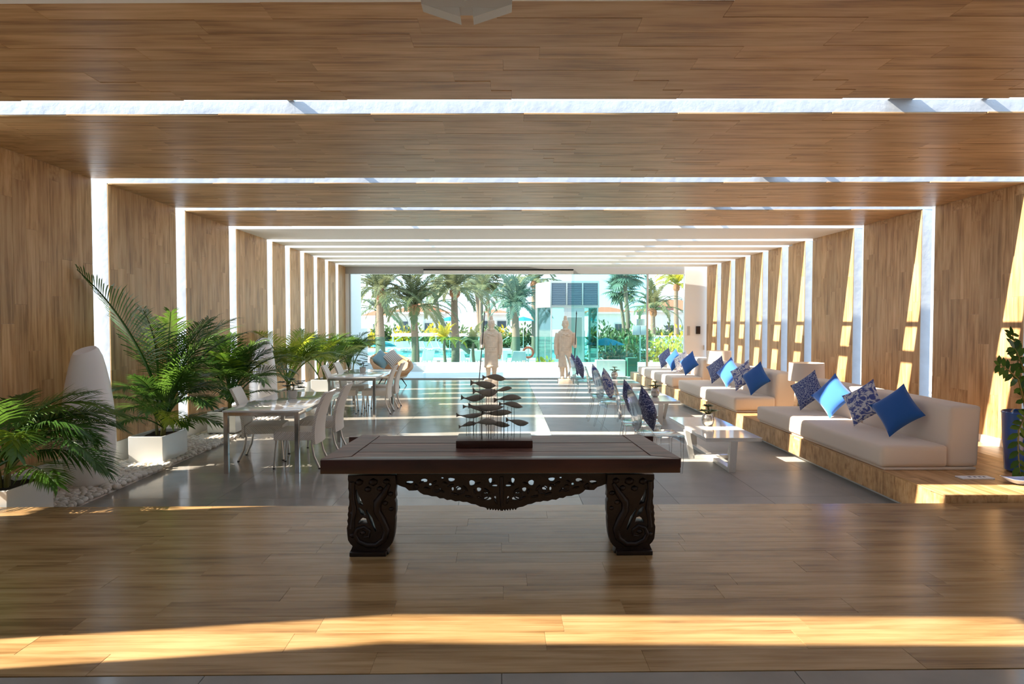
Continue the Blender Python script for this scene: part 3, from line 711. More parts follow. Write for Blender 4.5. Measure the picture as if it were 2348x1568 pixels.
palm('dark green palm in a white planter half hidden by the timber step', -4.62, -4.15, 5.62, 6.20,
     [(10,60,1.05,95),(-20,48,1.15,90),(40,55,1.2,85),(5,30,1.0,80),(-50,55,.95,100),(75,60,1.1,90),(-85,60,.9,95),(30,75,1.15,110),(115,60,.95,90),(-5,72,1.1,120),(100,78,.9,70),(-100,65,.8,80),(55,40,1.1,75),(-30,25,.85,60)]+auto(41, 8, .8, 1.2, 45, 80), 11)
palm('tallest palm in a white planter, beside the near white lamp', -4.60, -4.18, 8.25, 8.90,
     [(-112,73,2.15,32),(25,76,1.65,60),(50,80,1.75,60),(-95,82,1.6,40),(-60,84,1.5,40),(5,80,1.7,62),(90,84,1.6,50),(-100,60,1.0,70),(-80,40,.9,65),(-105,35,.8,60),(0,66,1.0,80),(20,45,.85,75),(-25,50,.95,85),(-60,45,.9,80),(-110,50,.85,80),(40,52,.95,80),(75,55,1.0,75),(-5,30,.8,60),(-40,30,.7,60),(100,65,1.2,80),(10,85,1.5,50)]+auto(42, 9, .7, 1.15, 60, 86), 12)
palm('bushy palm in a white planter behind the first dining table', -4.62, -4.18, 10.50, 11.10,
     [(-95,78,1.4,55),(20,70,1.45,85),(0,55,1.25,90),(45,60,1.3,85),(-40,62,1.2,95),(-75,55,1.1,95),(-110,55,1.15,90),(80,65,1.3,80),(-20,80,1.45,70),(10,35,.95,70),(-55,35,.9,70),(60,80,1.4,75),(-90,80,1.3,80),(-100,30,.8,60)]+auto(43, 12, .9, 1.5, 55, 88), 13)
palm('yellow green palm in a white planter beyond the far white lamp', -4.62, -4.18, 13.60, 14.20, auto(14, 20, .95, 1.5, 55, 88), 14, .33, 'leafy')
palm('light green palm in a white planter left of the second dining table', -4.62, -4.18, 16.20, 16.80, auto(15, 18, .95, 1.4, 52, 85), 15, .33, 'leafy')
palm('slender green palm in a white planter next to the glass front', -4.58, -4.14, 19.10, 19.70, auto(16, 18, 1.0, 1.6, 60, 88), 16)

# ------------------------------------------------------------------ white floor lamps
def floor_lamp(label, loc, rz, sc=1):
    t = thing('floor_lamp', label, 'lamp', loc, rz, 'white floor lamps', sc)
    bm = bmesh.new(); prof = [(.155, 0), (.19, .03), (.225, .15), (.25, .32), (.258, .46), (.253, .66), (.236, .88), (.208, 1.08), (.172, 1.26), (.142, 1.38), (.105, 1.46), (.06, 1.50), (0, 1.515)]
    lathe(bm, prof, 36)
    pl = Vector((0, 0, 1.452)); nn = Vector((-.13, -.36, .92)).normalized()
    g = bmesh.ops.bisect_plane(bm, geom=bm.verts[:]+bm.edges[:]+bm.faces[:], plane_co=pl, plane_no=nn, clear_outer=True)
    ed = [e for e in bm.edges if e.is_boundary]; bmesh.ops.contextual_create(bm, geom=ed)
    obj('body', bm, 'lampwhite', t, 38)
    bm = bmesh.new(); lathe(bm, [(.16, -.004), (.16, .012), (.0, .012)], 24); obj('base_ring', bm, 'alu', t)
floor_lamp('tall white pod floor lamp on pebbles between the two nearest palms', (-4.42, 7.18, .05), 0)
floor_lamp('tall white pod floor lamp behind the first dining table', (-4.45, 12.50, .05), 0, .97)

# ------------------------------------------------------------------ pebbles
pv = []
for k in range(6):
    bm = bmesh.new(); rg = random.Random(40+k); s = (1, rg.uniform(.65, .9), rg.uniform(.5, .7))
    for v in ball(bm, (0, 0, 0), 1, 2, s): v.co *= 1+.16*noise.noise(v.co*1.3+Vector((k*7, 0, 0)))
    pv.append(mesh(bm, 'pebble', 'pebble', 180))
bm = bmesh.new(); box(bm, XL+.02, -4.10, YP1+.001, YEND, -.009, .012); struct('floor', bm, 'pebble')
rg = random.Random(3); near = []; rest = bmesh.new()
blocks = [(-4.62, -4.15, 5.62, 6.20), (-4.60, -4.18, 8.25, 8.90), (-4.62, -4.18, 10.5, 11.1), (-4.62, -4.18, 13.6, 14.2), (-4.62, -4.18, 16.2, 16.8), (-4.58, -4.14, 19.1, 19.7)]
spots = []; y = YP1+.04
while y < 20.4:
    x = XL+.06
    st_ = .068 if y < 9.2 else .09
    while x < -4.10:
        for lay in ((0, 1) if y < 9.2 else (0,)):
            px, py = x+rg.uniform(-.02, .02)+lay*.03, y+rg.uniform(-.02, .02)+lay*.03
            if any(a-.015 < px < b+.015 and c-.03 < py < d+.03 for a, b, c, d in blocks): continue
            if math.hypot(px+4.42, py-7.18) < .17 or math.hypot(px+4.45, py-12.5) < .17: continue
            spots.append((py, px, lay))
        x += st_
    y += st_
spots.sort()
PEB = 'rounded white pebble in the gravel bed along the left wall'
vis = [s for s in spots if s[1] > -4.62 and s[2] == 1][:300]; vs_set = set(vis)
for (py, px, lay) in spots:
    r = rg.uniform(.034, .050) if py < 9.2 else rg.uniform(.045, .06); z = .022+lay*.026
    if (py, px, lay) in vs_set:
        o = place('pebble', rg.choice(pv), None, (px, py, z), (rg.uniform(-.3, .3), rg.uniform(-.3, .3), rg.uniform(0, 6.3)), (r,)*3)
        tag(o, PEB, 'pebble', 'pebbles in the gravel bed')
    else:
        vv = ball(rest, (0, 0, 0), 1, 1, (r, r*rg.uniform(.65, .9), r*.6)); mt = Matrix.Translation((px, py, z)) @ Matrix.Rotation(rg.uniform(0, 6.3), 4, 'Z')
        for v in vv: v.co = mt @ v.co
ps = obj('pebble_bed', rest, 'pebble', None, 180); ps['kind'] = 'stuff'; tag(ps, 'bed of white pebbles filling the strip along the left wall', 'pebbles')

# ------------------------------------------------------------------ sofas on the bench
def sofa(label, y0, y1):
    t = thing('sofa', label, 'sofa', (4.28, (y0+y1)/2, .311), 0, 'beige sofas on the bench'); h = (y1-y0)/2
    obj('base_pad', rbox(-.46, .47, -h+.01, h-.01, 0, .028, .012), 'sofa', t, 50)
    bm = rbox(-.50, .18, -h, h, .028, .235, .045, 3); bmesh.ops.subdivide_edges(bm, edges=[e for e in bm.edges if abs((e.verts[0].co-e.verts[1].co).y) > 1], cuts=9)
    for v in bm.verts:
        if v.co.z > .2: v.co.z += .008*math.sin(v.co.y*3.1)+.006*math.sin(v.co.x*9)
    obj('seat_cushion', bm, 'sofa', t, 60)
    n = 2; ln = 2*h/n
    for k in range(n):
        a = -h+ln*k
        bm = rbox(.175, .49, a+.003, a+ln-.003, .03, .645, .055, 4)
        for v in bm.verts:
            if v.co.z > .4: v.co.x += .05*(v.co.z-.4)/.25*.6
        obj('back_cushion', bm, 'sofa', t, 60)
sofa('long beige sofa on the bench end nearest the timber step', 6.55, 9.80)
sofa('long beige sofa in the middle of the bench', 10.75, 14.20)
sofa('long beige sofa on the bench end nearest the glass front', 14.72, 18.40)

# ------------------------------------------------------------------ cushions
def pillow(m, side=.42, th=.15, seed=0):
    bm = bmesh.new(); n = 12; rg = random.Random(seed); g = {}
    for s in (1, -1):
        for i in range(n+1):
            for j in range(n+1):
                if (i in (0, n) or j in (0, n)) and s == -1: g[s, i, j] = g[1, i, j]; continue
                u, v = i/n*2-1, j/n*2-1
                k = 1-.10*(1-v*v)*abs(u)**2; k2 = 1-.10*(1-u*u)*abs(v)**2
                z = s*th/2*((1-abs(u)**2.6)*(1-abs(v)**2.6))**.55
                z += .007*noise.noise(Vector((u*2+seed, v*2, s)))*(1-u*u)*(1-v*v)*2
                g[s, i, j] = bm.verts.new((u*k*side/2, v*k2*side/2, z))
    for s in (1, -1):
        for i in range(n):
            for j in range(n):
                f = [g[s, i, j], g[s, i+1, j], g[s, i+1, j+1], g[s, i, j+1]]
                bm.faces.new(f)
    return mesh(bm, 'cushion', m, 80)
PM = {}
def cushion(label, m, c, nrm, group, roll=45, side=.42, cat='cushion'):
    if (m, side) not in PM: PM[m, side] = pillow(m, side, .15, len(PM))
    n = Vector(nrm).normalized(); up = Vector((0, 0, 1)); up = (up-n*up.dot(n)).normalized(); sd = up.cross(n)
    a = R(roll); xx = sd*math.cos(a)+up*math.sin(a); yy = -sd*math.sin(a)+up*math.cos(a)
    o = place('cushion', PM[m, side]); o.matrix_world = Matrix(((xx.x, yy.x, n.x, c[0]), (xx.y, yy.y, n.y, c[1]), (xx.z, yy.z, n.z, c[2]), (0, 0, 0, 1)))
    return tag(o, label, cat, group)
SO = ('the sofa nearest the timber step', 'the middle sofa', 'the sofa nearest the glass front')
rows = [[(9.22, 'coral', 'navy coral print'), (8.52, 'lightblue', 'plain bright blue'), (7.78, 'leafprint', 'blue and cream leaf print'), (7.12, 'blue', 'plain deep blue')],
        [(13.15, 'coral', 'navy coral print'), (12.45, 'lightblue', 'plain bright blue'), (11.75, 'leafprint', 'blue and cream leaf print'), (11.12, 'blue', 'plain deep blue')],
        [(17.35, 'coral', 'navy coral print'), (16.45, 'blue', 'deep blue, next to the coral print,'), (15.75, 'floral', 'white floral print'), (15.12, 'blue', 'deep blue, next to the floral one,')]]
for si, row in enumerate(rows):
    for k, (y, m, d) in enumerate(row):
        cushion('%s cushion leaning on %s' % (d, SO[si]), m, (4.27, y, .545+.292), (-1, -.50-.1*(k % 2), .38), 'cushions on the sofas', 45+(-7, 5, -10, -4)[k], .43)

# ------------------------------------------------------------------ table lamps between the sofas
def table_lamp(label, loc):
    t = thing('table_lamp', label, 'lamp', loc, 0, 'table lamps between the sofas')
    bm = bmesh.new(); lathe(bm, [(.10, 0), (.12, .02), (.135, .12), (.12, .26), (.06, .36), (.035, .40), (0, .40)], 28); obj('body', bm, 'greenglass', t, 50)
    bm = bmesh.new(); lathe(bm, [(.036, .395), (.036, .43), (.016, .44), (.014, .62), (0, .62)], 16); obj('neck', bm, 'brass', t, 40)
    bm = bmesh.new(); sg = 40; rr = [(.262, .56), (.255, .84), (.249, .84), (.256, .56)]
    rings = [[bm.verts.new((r*math.cos(2*PI*k/sg), r*math.sin(2*PI*k/sg), z)) for k in range(sg)] for r, z in rr]
    for i in range(4):
        a, b = rings[i], rings[(i+1) % 4]
        for k in range(sg): bm.faces.new((a[k], a[(k+1) % sg], b[(k+1) % sg], b[k]))
    sh = obj('lamp_shade', bm, 'shade', t, 40)
    bm = bmesh.new()
    for k in range(3):
        a = 2*PI*k/3; tube(bm, [(0, 0, .60), (.252*math.cos(a), .252*math.sin(a), .60)], .003, 5)
    obj('shade_ring', bm, 'brass', sh)
table_lamp('drum shade table lamp between the nearest and middle sofas', (4.74, 10.28, .312))
table_lamp('drum shade table lamp between the middle sofa and the one by the glass', (4.74, 14.46, .312))

# ------------------------------------------------------------------ coffee tables
def coffee_table(label, loc):
    t = thing('coffee_table', label, 'coffee table', loc, 0, 'white coffee tables')
    obj('tabletop', rbox(-.335, .335, -.86, .86, .375, .408, .004), 'white', t, 40)
    obj('glass_top', rbox(-.337, .337, -.862, .862, .409, .42, .002, 1), 'tableglass', t)
    obj('base_bar', rbox(-.04, .04, -.78, .78, 0, .05, .003, 1), 'white', t); obj('base_bar', rbox(-.25, .25, -.04, .04, .0005, .0505, .003, 1), 'white', t)
    for (x, y, tx, ty) in ((0, -.78, 0, -.85), (0, .78, 0, .85), (-.25, 0, -.325, 0), (.25, 0, .325, 0)):
        bm = bmesh.new(); dx, dy = (.04, .03) if x == 0 else (.03, .04)
        lo = [bm.verts.new((x+a*dx, y+b*dy, .0)) for a, b in ((-1,-1),(1,-1),(1,1),(-1,1))]; hi = [bm.verts.new((tx+a*dx, ty+b*dy, .375)) for a, b in ((-1,-1),(1,-1),(1,1),(-1,1))]
        bm.faces.new(lo[::-1]); bm.faces.new(hi)
        for k in range(4): bm.faces.new((lo[k], lo[(k+1) % 4], hi[(k+1) % 4], hi[k]))
        obj('leg', bm, 'white', t)
    return t
k1 = coffee_table('white coffee table with crossed base nearest the carved table', (2.745, 8.66, 0))
dup(k1, (2.745, 12.26, 0), 0, 'white coffee table with crossed base beside the middle sofa')
dup(k1, (2.745, 15.60, 0), 0, 'white coffee table with crossed base nearest the glass front')

# ------------------------------------------------------------------ clear acrylic chairs with cushions
def ghost():
    t = thing('acrylic_chair', 'x', 'chair', (0, 0, 0), 0, 'clear acrylic chairs')      # faces +x
    bm = rbox(-.22, .26, -.24, .24, .43, .455, .012); obj('seat', bm, 'acrylic', t, 40)
    bm = bmesh.new()
    for a, b, c, d in ((.245, .253, -.23, .23), (-.21, -.202, -.22, .22)): box(bm, a, b, c, d, .36, .43)
    for a, b in ((-.23, -.222), (.222, .23)): box(bm, -.2, .245, a, b, .36, .43)
    obj('apron', bm, 'acrylic', t)
    bm = bmesh.new(); sg = 28; fr = []; bk = []
    for k in range(sg):
        a = 2*PI*k/sg; y, z = .235*math.cos(a)*(1+.05*abs(math.sin(2*a))), .245*math.sin(a)
        lean = -.225-(z+.245)*.16-.03*(1-(y/.25)**2)
        fr.append(bm.verts.new((lean, y, .735+z))); bk.append(bm.verts.new((lean-.022, y, .735+z)))
    bm.faces.new(fr); bm.faces.new(bk[::-1])
    for k in range(sg): bm.faces.new((fr[k], fr[(k+1) % sg], bk[(k+1) % sg], bk[k]))
    obj('backrest', bm, 'acrylic', t, 50)
    for s in (-1, 1):
        bm = bmesh.new(); tube(bm, [(-.22, s*.17, .44), (-.235, s*.16, .52), (-.25, s*.15, .58)], .014, 8); obj('back_post', bm, 'acrylic', t, 50)
        bm = bmesh.new(); tube(bm, [(.23, s*.21, .44), (.235, s*.215, .2), (.225, s*.215, 0)], [.024, .018, .012], 8); obj('leg', bm, 'acrylic', t, 50)
        bm = bmesh.new(); tube(bm, [(-.20, s*.20, .44), (-.23, s*.20, .25), (-.30, s*.20, 0)], [.022, .018, .012], 8); obj('leg', bm, 'acrylic', t, 50)
    return t
gc = ghost(); first = True
for (x, y, rz, m, nt, pos) in [(1.88, 7.98, 4, 'navyprint', 'nearer the step', 'nearest'), (1.84, 8.82, -6, 'navyprint', 'farther from the step', 'nearest'), (1.90, 11.15, 8, 'leafprint', 'nearer the step', 'middle'), (1.86, 12.05, -4, 'leafprint', 'farther from the step', 'middle'), (1.92, 15.25, 5, 'navyprint', 'nearer the step', 'farthest'), (1.90, 16.15, 0, 'navyprint', 'farther from the step', 'farthest')]:
    lab = 'clear acrylic chair by the %s coffee table, the one %s' % (pos, nt)
    if first: gc.location = (x, y, 0); gc.rotation_euler = (0, 0, R(rz)); gc['label'] = lab; first = False
    else: dup(gc, (x, y, 0), R(rz), lab)
    d = Vector((math.cos(R(rz)), math.sin(R(rz)), 0)); c = Vector((x, y, 0))-d*.125
    cushion('blue print cushion on the acrylic chair by the %s coffee table, %s' % (pos, nt), m, (c.x, c.y, .46+.285), (d.x, d.y, .30), 'cushions on the acrylic chairs', 45+rz, .42)

# ------------------------------------------------------------------ stone warriors at the glass front
def warrior(s):
    """s = +1: spear hand on its right as seen (image right); faces -y"""
    bm = bmesh.new()
    for q in (-1, 1):
        tube(bm, [(q*.085, 0, .02), (q*.085, 0, .15), (q*.09, 0, .40)], [.062, .060, .085], 14)
        ball(bm, (q*.088, -.06, .045), .06, 2, (.95, 1.7, .75))
    loft(bm, [(0, 0, .33, .20, .155), (0, 0, .37, .208, .165), (0, 0, .41, .198, .155), (0, 0, .60, .198, .15), (0, 0, .85, .192, .145), (0, 0, 1.05, .195, .145), (0, 0, 1.22, .225, .145), (0, 0, 1.32, .235, .13), (0, 0, 1.38, .19, .115), (0, 0, 1.43, .09, .085), (0, -.005, 1.47, .065, .07)], 28)
    loft(bm, [(0, -.01, 1.44, .06, .065), (0, -.015, 1.49, .078, .09), (0, -.015, 1.55, .092, .11), (0, -.01, 1.62, .098, .112), (0, 0, 1.67, .092, .105), (0, .01, 1.70, .06, .07)], 20)
    ball(bm, (0, .03, 1.74), .055, 2, (1, 1, 1.1)); loft(bm, [(0, .02, 1.72, .06, .045), (0, .02, 1.82, .035, .03)], 10)
    ball(bm, (0, -.128, 1.555), .020, 2, (.8, .9, 1.6))                      # nose
    for q in (-1, 1):
        ball(bm, (q*.096, 0, 1.56), .028, 2, (.5, .8, 1.3)); ball(bm, (q*.038, -.115, 1.60), .022, 2, (1.5, .5, .5))
        ball(bm, (q*.038, -.108, 1.582), .012, 2)
    ball(bm, (0, -.108, 1.50), .03, 2, (1, .6, .4)); ball(bm, (0, -.095, 1.455), .035, 2, (.9, .7, 1))
    for a in range(14):                                                      # scarf
        an = 2*PI*a/14; ball(bm, (.105*math.cos(an), -.01+.10*math.sin(an), 1.415), .036, 1)
    for (x, z) in ((-.07, 1.30), (.06, 1.30), (0, 1.27), (-.04, 1.23), (.09, 1.25), (-.09, 1.24)): ball(bm, (x, -.145, z), .034, 2, (1.2, .7, .8))
    for i in range(7):                                                       # armour lames
        for j in range(-3, 4):
            z = 1.18-i*.062; x = j*.046; y = -.146*math.sqrt(max(0, 1-(x/.215)**2))-.004
            v, _ = box(bm, x-.019, x+.019, y-.008, y+.012, z-.024, z+.024)
    # hanging arm
    tube(bm, [(-s*.20, 0, 1.32), (-s*.255, 0, 1.12), (-s*.27, -.01, .90), (-s*.255, -.03, .70)], [.085, .075, .062, .055], 14)
    for f in range(4): tube(bm, [(-s*(.275-f*.018), -.045+f*.008, .70), (-s*(.272-f*.018), -.05+f*.006, .62), (-s*(.262-f*.018), -.045, .565+.008*abs(f-1.5))], .0125, 7)
    tube(bm, [(-s*.235, -.06, .69), (-s*.225, -.085, .65), (-s*.225, -.09, .615)], .0125, 7)
    # bent arm with the closed hand
    tube(bm, [(s*.20, 0, 1.32), (s*.262, .01, 1.14), (s*.27, .0, 1.00), (s*.265, -.10, .955), (s*.262, -.17, .95)], [.085, .075, .068, .058, .048], 14)
    hx, hy, hz = s*.262, -.215, .95
    ball(bm, (hx-s*.025, hy+.012, hz), .044, 2, (.8, 1, 1.1))
    for f in range(4):
        z = hz+.036-f*.024
        tube(bm, [(hx-s*.03, hy-.02, z), (hx, hy-.046, z), (hx+s*.032, hy-.025, z), (hx+s*.036, hy+.01, z), (hx+s*.015, hy+.028, z)], .0125, 7)
    tube(bm, [(hx-s*.02, hy+.03, hz+.03), (hx+s*.012, hy+.038, hz+.05), (hx+s*.03, hy+.02, hz+.055)], .0125, 7)
    bmesh.ops.recalc_face_normals(bm, faces=bm.faces[:])
    me = bpy.data.meshes.new('figure'); bm.to_mesh(me); bm.free()
    o = bpy.data.objects.new('tmp', me); rm = o.modifiers.new('r', 'REMESH'); rm.mode = 'VOXEL'; rm.voxel_size = .0085; rm.use_smooth_shade = True
    sm = o.modifiers.new('s', 'SMOOTH'); sm.iterations = 2; sm.factor = .5
    me2 = bake(o); me2.materials.clear(); me2.materials.append(M['stone']); me2.polygons.foreach_set('use_smooth', [True]*len(me2.polygons))
    return me2
for s, px, lab, lab2 in ((-1, 1126.5, 'pale stone warrior statue holding a spear in front of the palms', 'thin black spear in the fist of the warrior in front of the palms'), (1, 1296, 'pale stone warrior statue holding a spear beside the acrylic chairs', 'thin black spear in the fist of the warrior beside the acrylic chairs')):
    c = on_y(px, 800, 19.25)
    t = thing('warrior_statue', lab, 'statue', (c.x, 19.25, 0), 0, 'stone warrior statues')
    place('figure', warrior(s), t, (0, 0, .13))
    obj('pedestal', rbox(-.205, .205, -.19, .19, 0, .135, .012), 'stone', t, 40)
    hx = c.x+s*.262; bm = bmesh.new(); dx = .085 if s < 0 else .04
    zb, zt = 0, 1.98; k = lambda z: hx+dx*(z-1.08)
    tube(bm, [(k(zb), 19.025, zb), (k(.6), 19.03, .6), (k(1.08), 19.032, 1.08), (k(zt), 19.03, zt)], [.014, .014, .014, .012], 8)
    sp = obj('shaft', bm, 'black', None, 50)
    rt = thing('spear', lab2, 'spear', (k(0), 19.025, 0)); sp.parent = rt; sp.location = (-k(0), -19.025, 0)
    bm = bmesh.new(); loft(bm, [(0, 0, zt, .010, .008), (0, 0, zt+.03, .018, .006), (0, 0, zt+.12, .002, .002)], 8); obj('spear_head', bm, 'black', rt, 50, (k(zt)-k(0), .005, 0))

# ------------------------------------------------------------------ rattan armchair at the far left
ac = thing('rattan_armchair', 'round rattan lounge chair with cushions by the glass front', 'armchair', (-3.02, 18.35, 0), R(-8))
bm = bmesh.new(); sg = 40
def rim(a):
    b = .5+.5*math.cos(a-R(128))
    return .42+.46*b
NR = 7; g = []
for i in range(NR):
    v = i/(NR-1); row = []
    for k in range(sg):
        a = 2*PI*k/sg; r = .34+.20*math.sin(v*PI*.5)+.02*v; z = .24+(rim(a)-.24)*v
        row.append(bm.verts.new((r*math.cos(a), r*.95*math.sin(a), z)))
    g.append(row)
for i in range(NR-1):
    for k in range(sg): bm.faces.new((g[i][k], g[i][(k+1) % sg], g[i+1][(k+1) % sg], g[i+1][k]))
bm.faces.new(g[0][::-1])
me = mesh(bm, 'shell', 'rattan', 60); sh = place('shell', me, ac); md = sh.modifiers.new('t', 'SOLIDIFY'); md.thickness = .03; md.offset = -1
bm = bmesh.new(); P = [(.55*math.cos(2*PI*k/sg), .52*math.sin(2*PI*k/sg), rim(2*PI*k/sg)) for k in range(sg+1)]; tube(bm, P, .045, 10, False); obj('rim', bm, 'rattan', ac, 60)
bm = bmesh.new(); lathe(bm, [(0, .25), (.40, .26), (.44, .31), (.45, .37), (.41, .43), (0, .45)], 32); obj('seat_cushion', bm, 'cream', ac, 60)
for a in (45, 135, 225, 315):
    c_, s_ = math.cos(R(a)), math.sin(R(a)); bm = bmesh.new(); tube(bm, [(.26*c_, .26*s_, .27), (.46*c_, .46*s_, 0)], [.020, .012], 8); obj('leg', bm, 'redwood', ac, 50)
cushion('plain teal cushion propped in the rattan armchair', 'teal', (-3.30, 18.42, .74), (.55, -1, .5), 'cushions in the armchair', 45, .46)
cushion('grey striped cushion propped in the rattan armchair', 'stripe', (-3.02, 18.46, .78), (.25, -1, .5), 'cushions in the armchair', 40, .44)

# ------------------------------------------------------------------ blue pot, dish and card at the near end of the bench
pt = thing('potted_zz_plant', 'glossy leaved plant in a tall blue glazed pot on the bench end', 'potted plant', (5.17, 6.46, .311))
bm = bmesh.new(); lathe(bm, [(.15, 0), (.175, .02), (.195, .30), (.205, .57), (.212, .59), (.203, .60), (.19, .58), (.185, .53), (0, .53)], 40); obj('pot', bm, 'bluepot', pt, 40)
bm = bmesh.new(); lathe(bm, [(.18, .52), (.18, .535), (0, .545)], 20); obj('soil', bm, 'soil', pt)
rg = random.Random(21)
def zstem(pts, n, l):
    bm = bmesh.new(); pts = [Vector(p) for p in pts]; N = len(pts)-1; tube(bm, pts, [.012-.008*i/N for i in range(N+1)], 6); st = obj('stem', bm, 'stem', pt, 50)
    for k in range(n):
        t = .18+.82*k/(n-1); f = t*N; i = min(int(f), N-1); p = pts[i].lerp(pts[i+1], f-i); d = (pts[i+1]-pts[i]).normalized(); sd = d.cross(Vector((.25, -1, .1))).normalized()
        for s in (-1, 1):
            bm = bmesh.new(); leafquad(bm, Vector((0, 0, 0)), sd*s+d*.45+Vector((rg.uniform(-.15, .15),)*3), Vector((0, -1, .6)), l*(1-.3*abs(t-.5)), l*.42, 3, .1); obj('leaf', bm, 'zz', st, None, p)
        if k == n-1:
            bm = bmesh.new(); leafquad(bm, Vector((0, 0, 0)), d, Vector((0, -1, .3)), l*.8, l*.35, 3); obj('leaf', bm, 'zz', st, None, p)
def pp(x, y, Y): return tuple(on_y(x, y, Y)-Vector((5.17, 6.46, .311)))
base = (0, 0, .53)
zstem([base, pp(2356, 900, 6.4), pp(2348, 850, 6.38), pp(2332, 808, 6.35), pp(2326, 798, 6.35)], 9, .13)
zstem([base, pp(2350, 930, 6.35), pp(2335, 870, 6.25), pp(2312, 848, 6.2), pp(2292, 836, 6.15)], 8, .12)
zstem([base, pp(2352, 950, 6.24), pp(2345, 965, 6.19), pp(2336, 985, 6.17), pp(2334, 1020, 6.17), pp(2336, 1060, 6.17), pp(2339, 1086, 6.17)], 10, .135)
zstem([base, (.02, -.05, 1.0), (.08, -.1, 1.25), (.18, -.14, 1.4)], 9, .14); zstem([base, (.1, .0, 1.0), (.22, .02, 1.2), (.35, .05, 1.3)], 9, .14)
zstem([base, (-.02, .08, .95), (.0, .16, 1.2), (.03, .25, 1.35)], 8, .13); zstem([base, (.1, -.1, .9), (.22, -.22, 1.02), (.36, -.3, 1.0)], 8, .14)
ds = thing('ceramic_dish', 'pale blue boat shaped ceramic dish on the bench end', 'dish', tuple(on_z(2342, 1110, .31)))
bm = bmesh.new(); n = 20; rings = []
for i, (r, z) in enumerate([(.06, 0), (.10, .012), (.155, .05), (.150, .052), (.10, .02), (0, .016)]):
    rings.append([bm.verts.new((r*1.1*math.cos(2*PI*k/n)*1.15, r*.55*math.sin(2*PI*k/n), z+(.03*abs(math.cos(2*PI*k/n))**3*(r/.155)))) for k in range(n)])
for a, b in zip(rings, rings[1:]):
    for k in range(n): bm.faces.new((a[k], a[(k+1) % n], b[(k+1) % n], b[k]))
bm.faces.new(rings[0][::-1]); bmesh.ops.remove_doubles(bm, verts=bm.verts[:], dist=1e-5); obj('bowl', bm, 'bluedish', ds, 50)
cd = thing('info_card', 'small white notice card lying on the bench end', 'card', (4.49, 6.22, .31), R(0))
obj('plate', rbox(-.155, .155, -.055, .055, 0, .012, .002, 1), 'paper', cd)
for (a, b) in ((-.06, -.035), (-.01, .015), (.035, .06), (.08, .10)): obj('print_mark', rbox(a, b, -.012, .018, .012, .0126, 0), 'print', cd)

# ------------------------------------------------------------------ outside: terrace, pool, garden, houses
ZG = -.6
bm = bmesh.new(); box(bm, -14, XL-TW-.02, -10, 24.4, -.3, -.05); struct('ground', bm, 'terrace')  # pale ground left of the hall, added to bounce light through the slits
bm = bmesh.new(); box(bm, XR+TW+.02, 16, -10, 24.4, -.3, -.05); struct('ground', bm, 'terrace')  # same added bounce ground on the right side
bm = bmesh.new(); box(bm, XL-TW-.02, XR+TW+.02, YEND+.41, 24.4, -.3, -.01); struct('floor', bm, 'terrace')
bm = bmesh.new(); box(bm, -14, 16, 24.10, 24.42, -.3, .30); box(bm, -14, 16, 23.9, 24.1, -.3, .20); struct('trim_20', bm, 'render')
bm = bmesh.new(); box(bm, -90, 110, 24.42, 190, ZG-.3, ZG); struct('ground', bm, 'deck')
bm = bmesh.new(); box(bm, XL-.32, XL-.02, YG+.12, 23.0, 0, 3.7); box(bm, XL-.32, XL-.02, 23.0, 24.1, 0, 1.55); struct('wall_left', bm, 'render')
br = thing('glass_balustrade', 'green tinted glass balustrade on the white terrace kerb', 'balustrade', (0, 24.25, .30))
x = -4.6
while x < 11:
    obj('pane', rbox(x, x+1.52, -.006, .006, .0, .93, 0), 'balglass', br); obj('clamp', rbox(x+.7, x+.82, -.02, .02, -.001, .07, .003, 1), 'alu', br); x += 1.55
pb_ = tag(obj('planter_box', rbox(4.10, 4.42, 21.6, 22.0, -.01, .60, .01), 'teal_box'), 'dark green planter box on the terrace beside the mullion', 'planter')
tag(obj('terrace_plinth', rbox(3.1, 4.06, 21.75, 22.1, -.01, .52, .01), 'render'), 'low white plinth on the terrace behind the glass', 'plinth')
def foliage(bm, c, r, n, l, rg, flat=.8):
    for _ in range(n):
        d = Vector((rg.gauss(0, 1), rg.gauss(0, 1), rg.gauss(0, 1)*flat)).normalized(); p = Vector(c)+Vector((d.x*r[0], d.y*r[1], abs(d.z)*r[2]))*rg.uniform(.45, 1)
        leafquad(bm, p, d+Vector((rg.uniform(-.5, .5), rg.uniform(-.5, .5), rg.uniform(-.2, .6))), Vector((rg.uniform(-1, 1), rg.uniform(-1, 1), 1)), l*rg.uniform(.7, 1.3), l*.4, 2, .2)
def shrub(label, loc, r, m, seed, group='garden shrubs', n=420, l=.34):
    t = thing('shrub', label, 'shrub', loc, 0, group); rg = random.Random(seed)
    bm = bmesh.new(); foliage(bm, (0, 0, .1), r, n, l, rg); obj('foliage', bm, m, t)
    bm = bmesh.new()
    for k in range(5):
        a = k*1.25; tube(bm, [(0, 0, 0), (r[0]*.4*math.cos(a), r[1]*.4*math.sin(a), r[2]*.7)], [.03, .012], 5)
    obj('stem', bm, 'trunk', t)
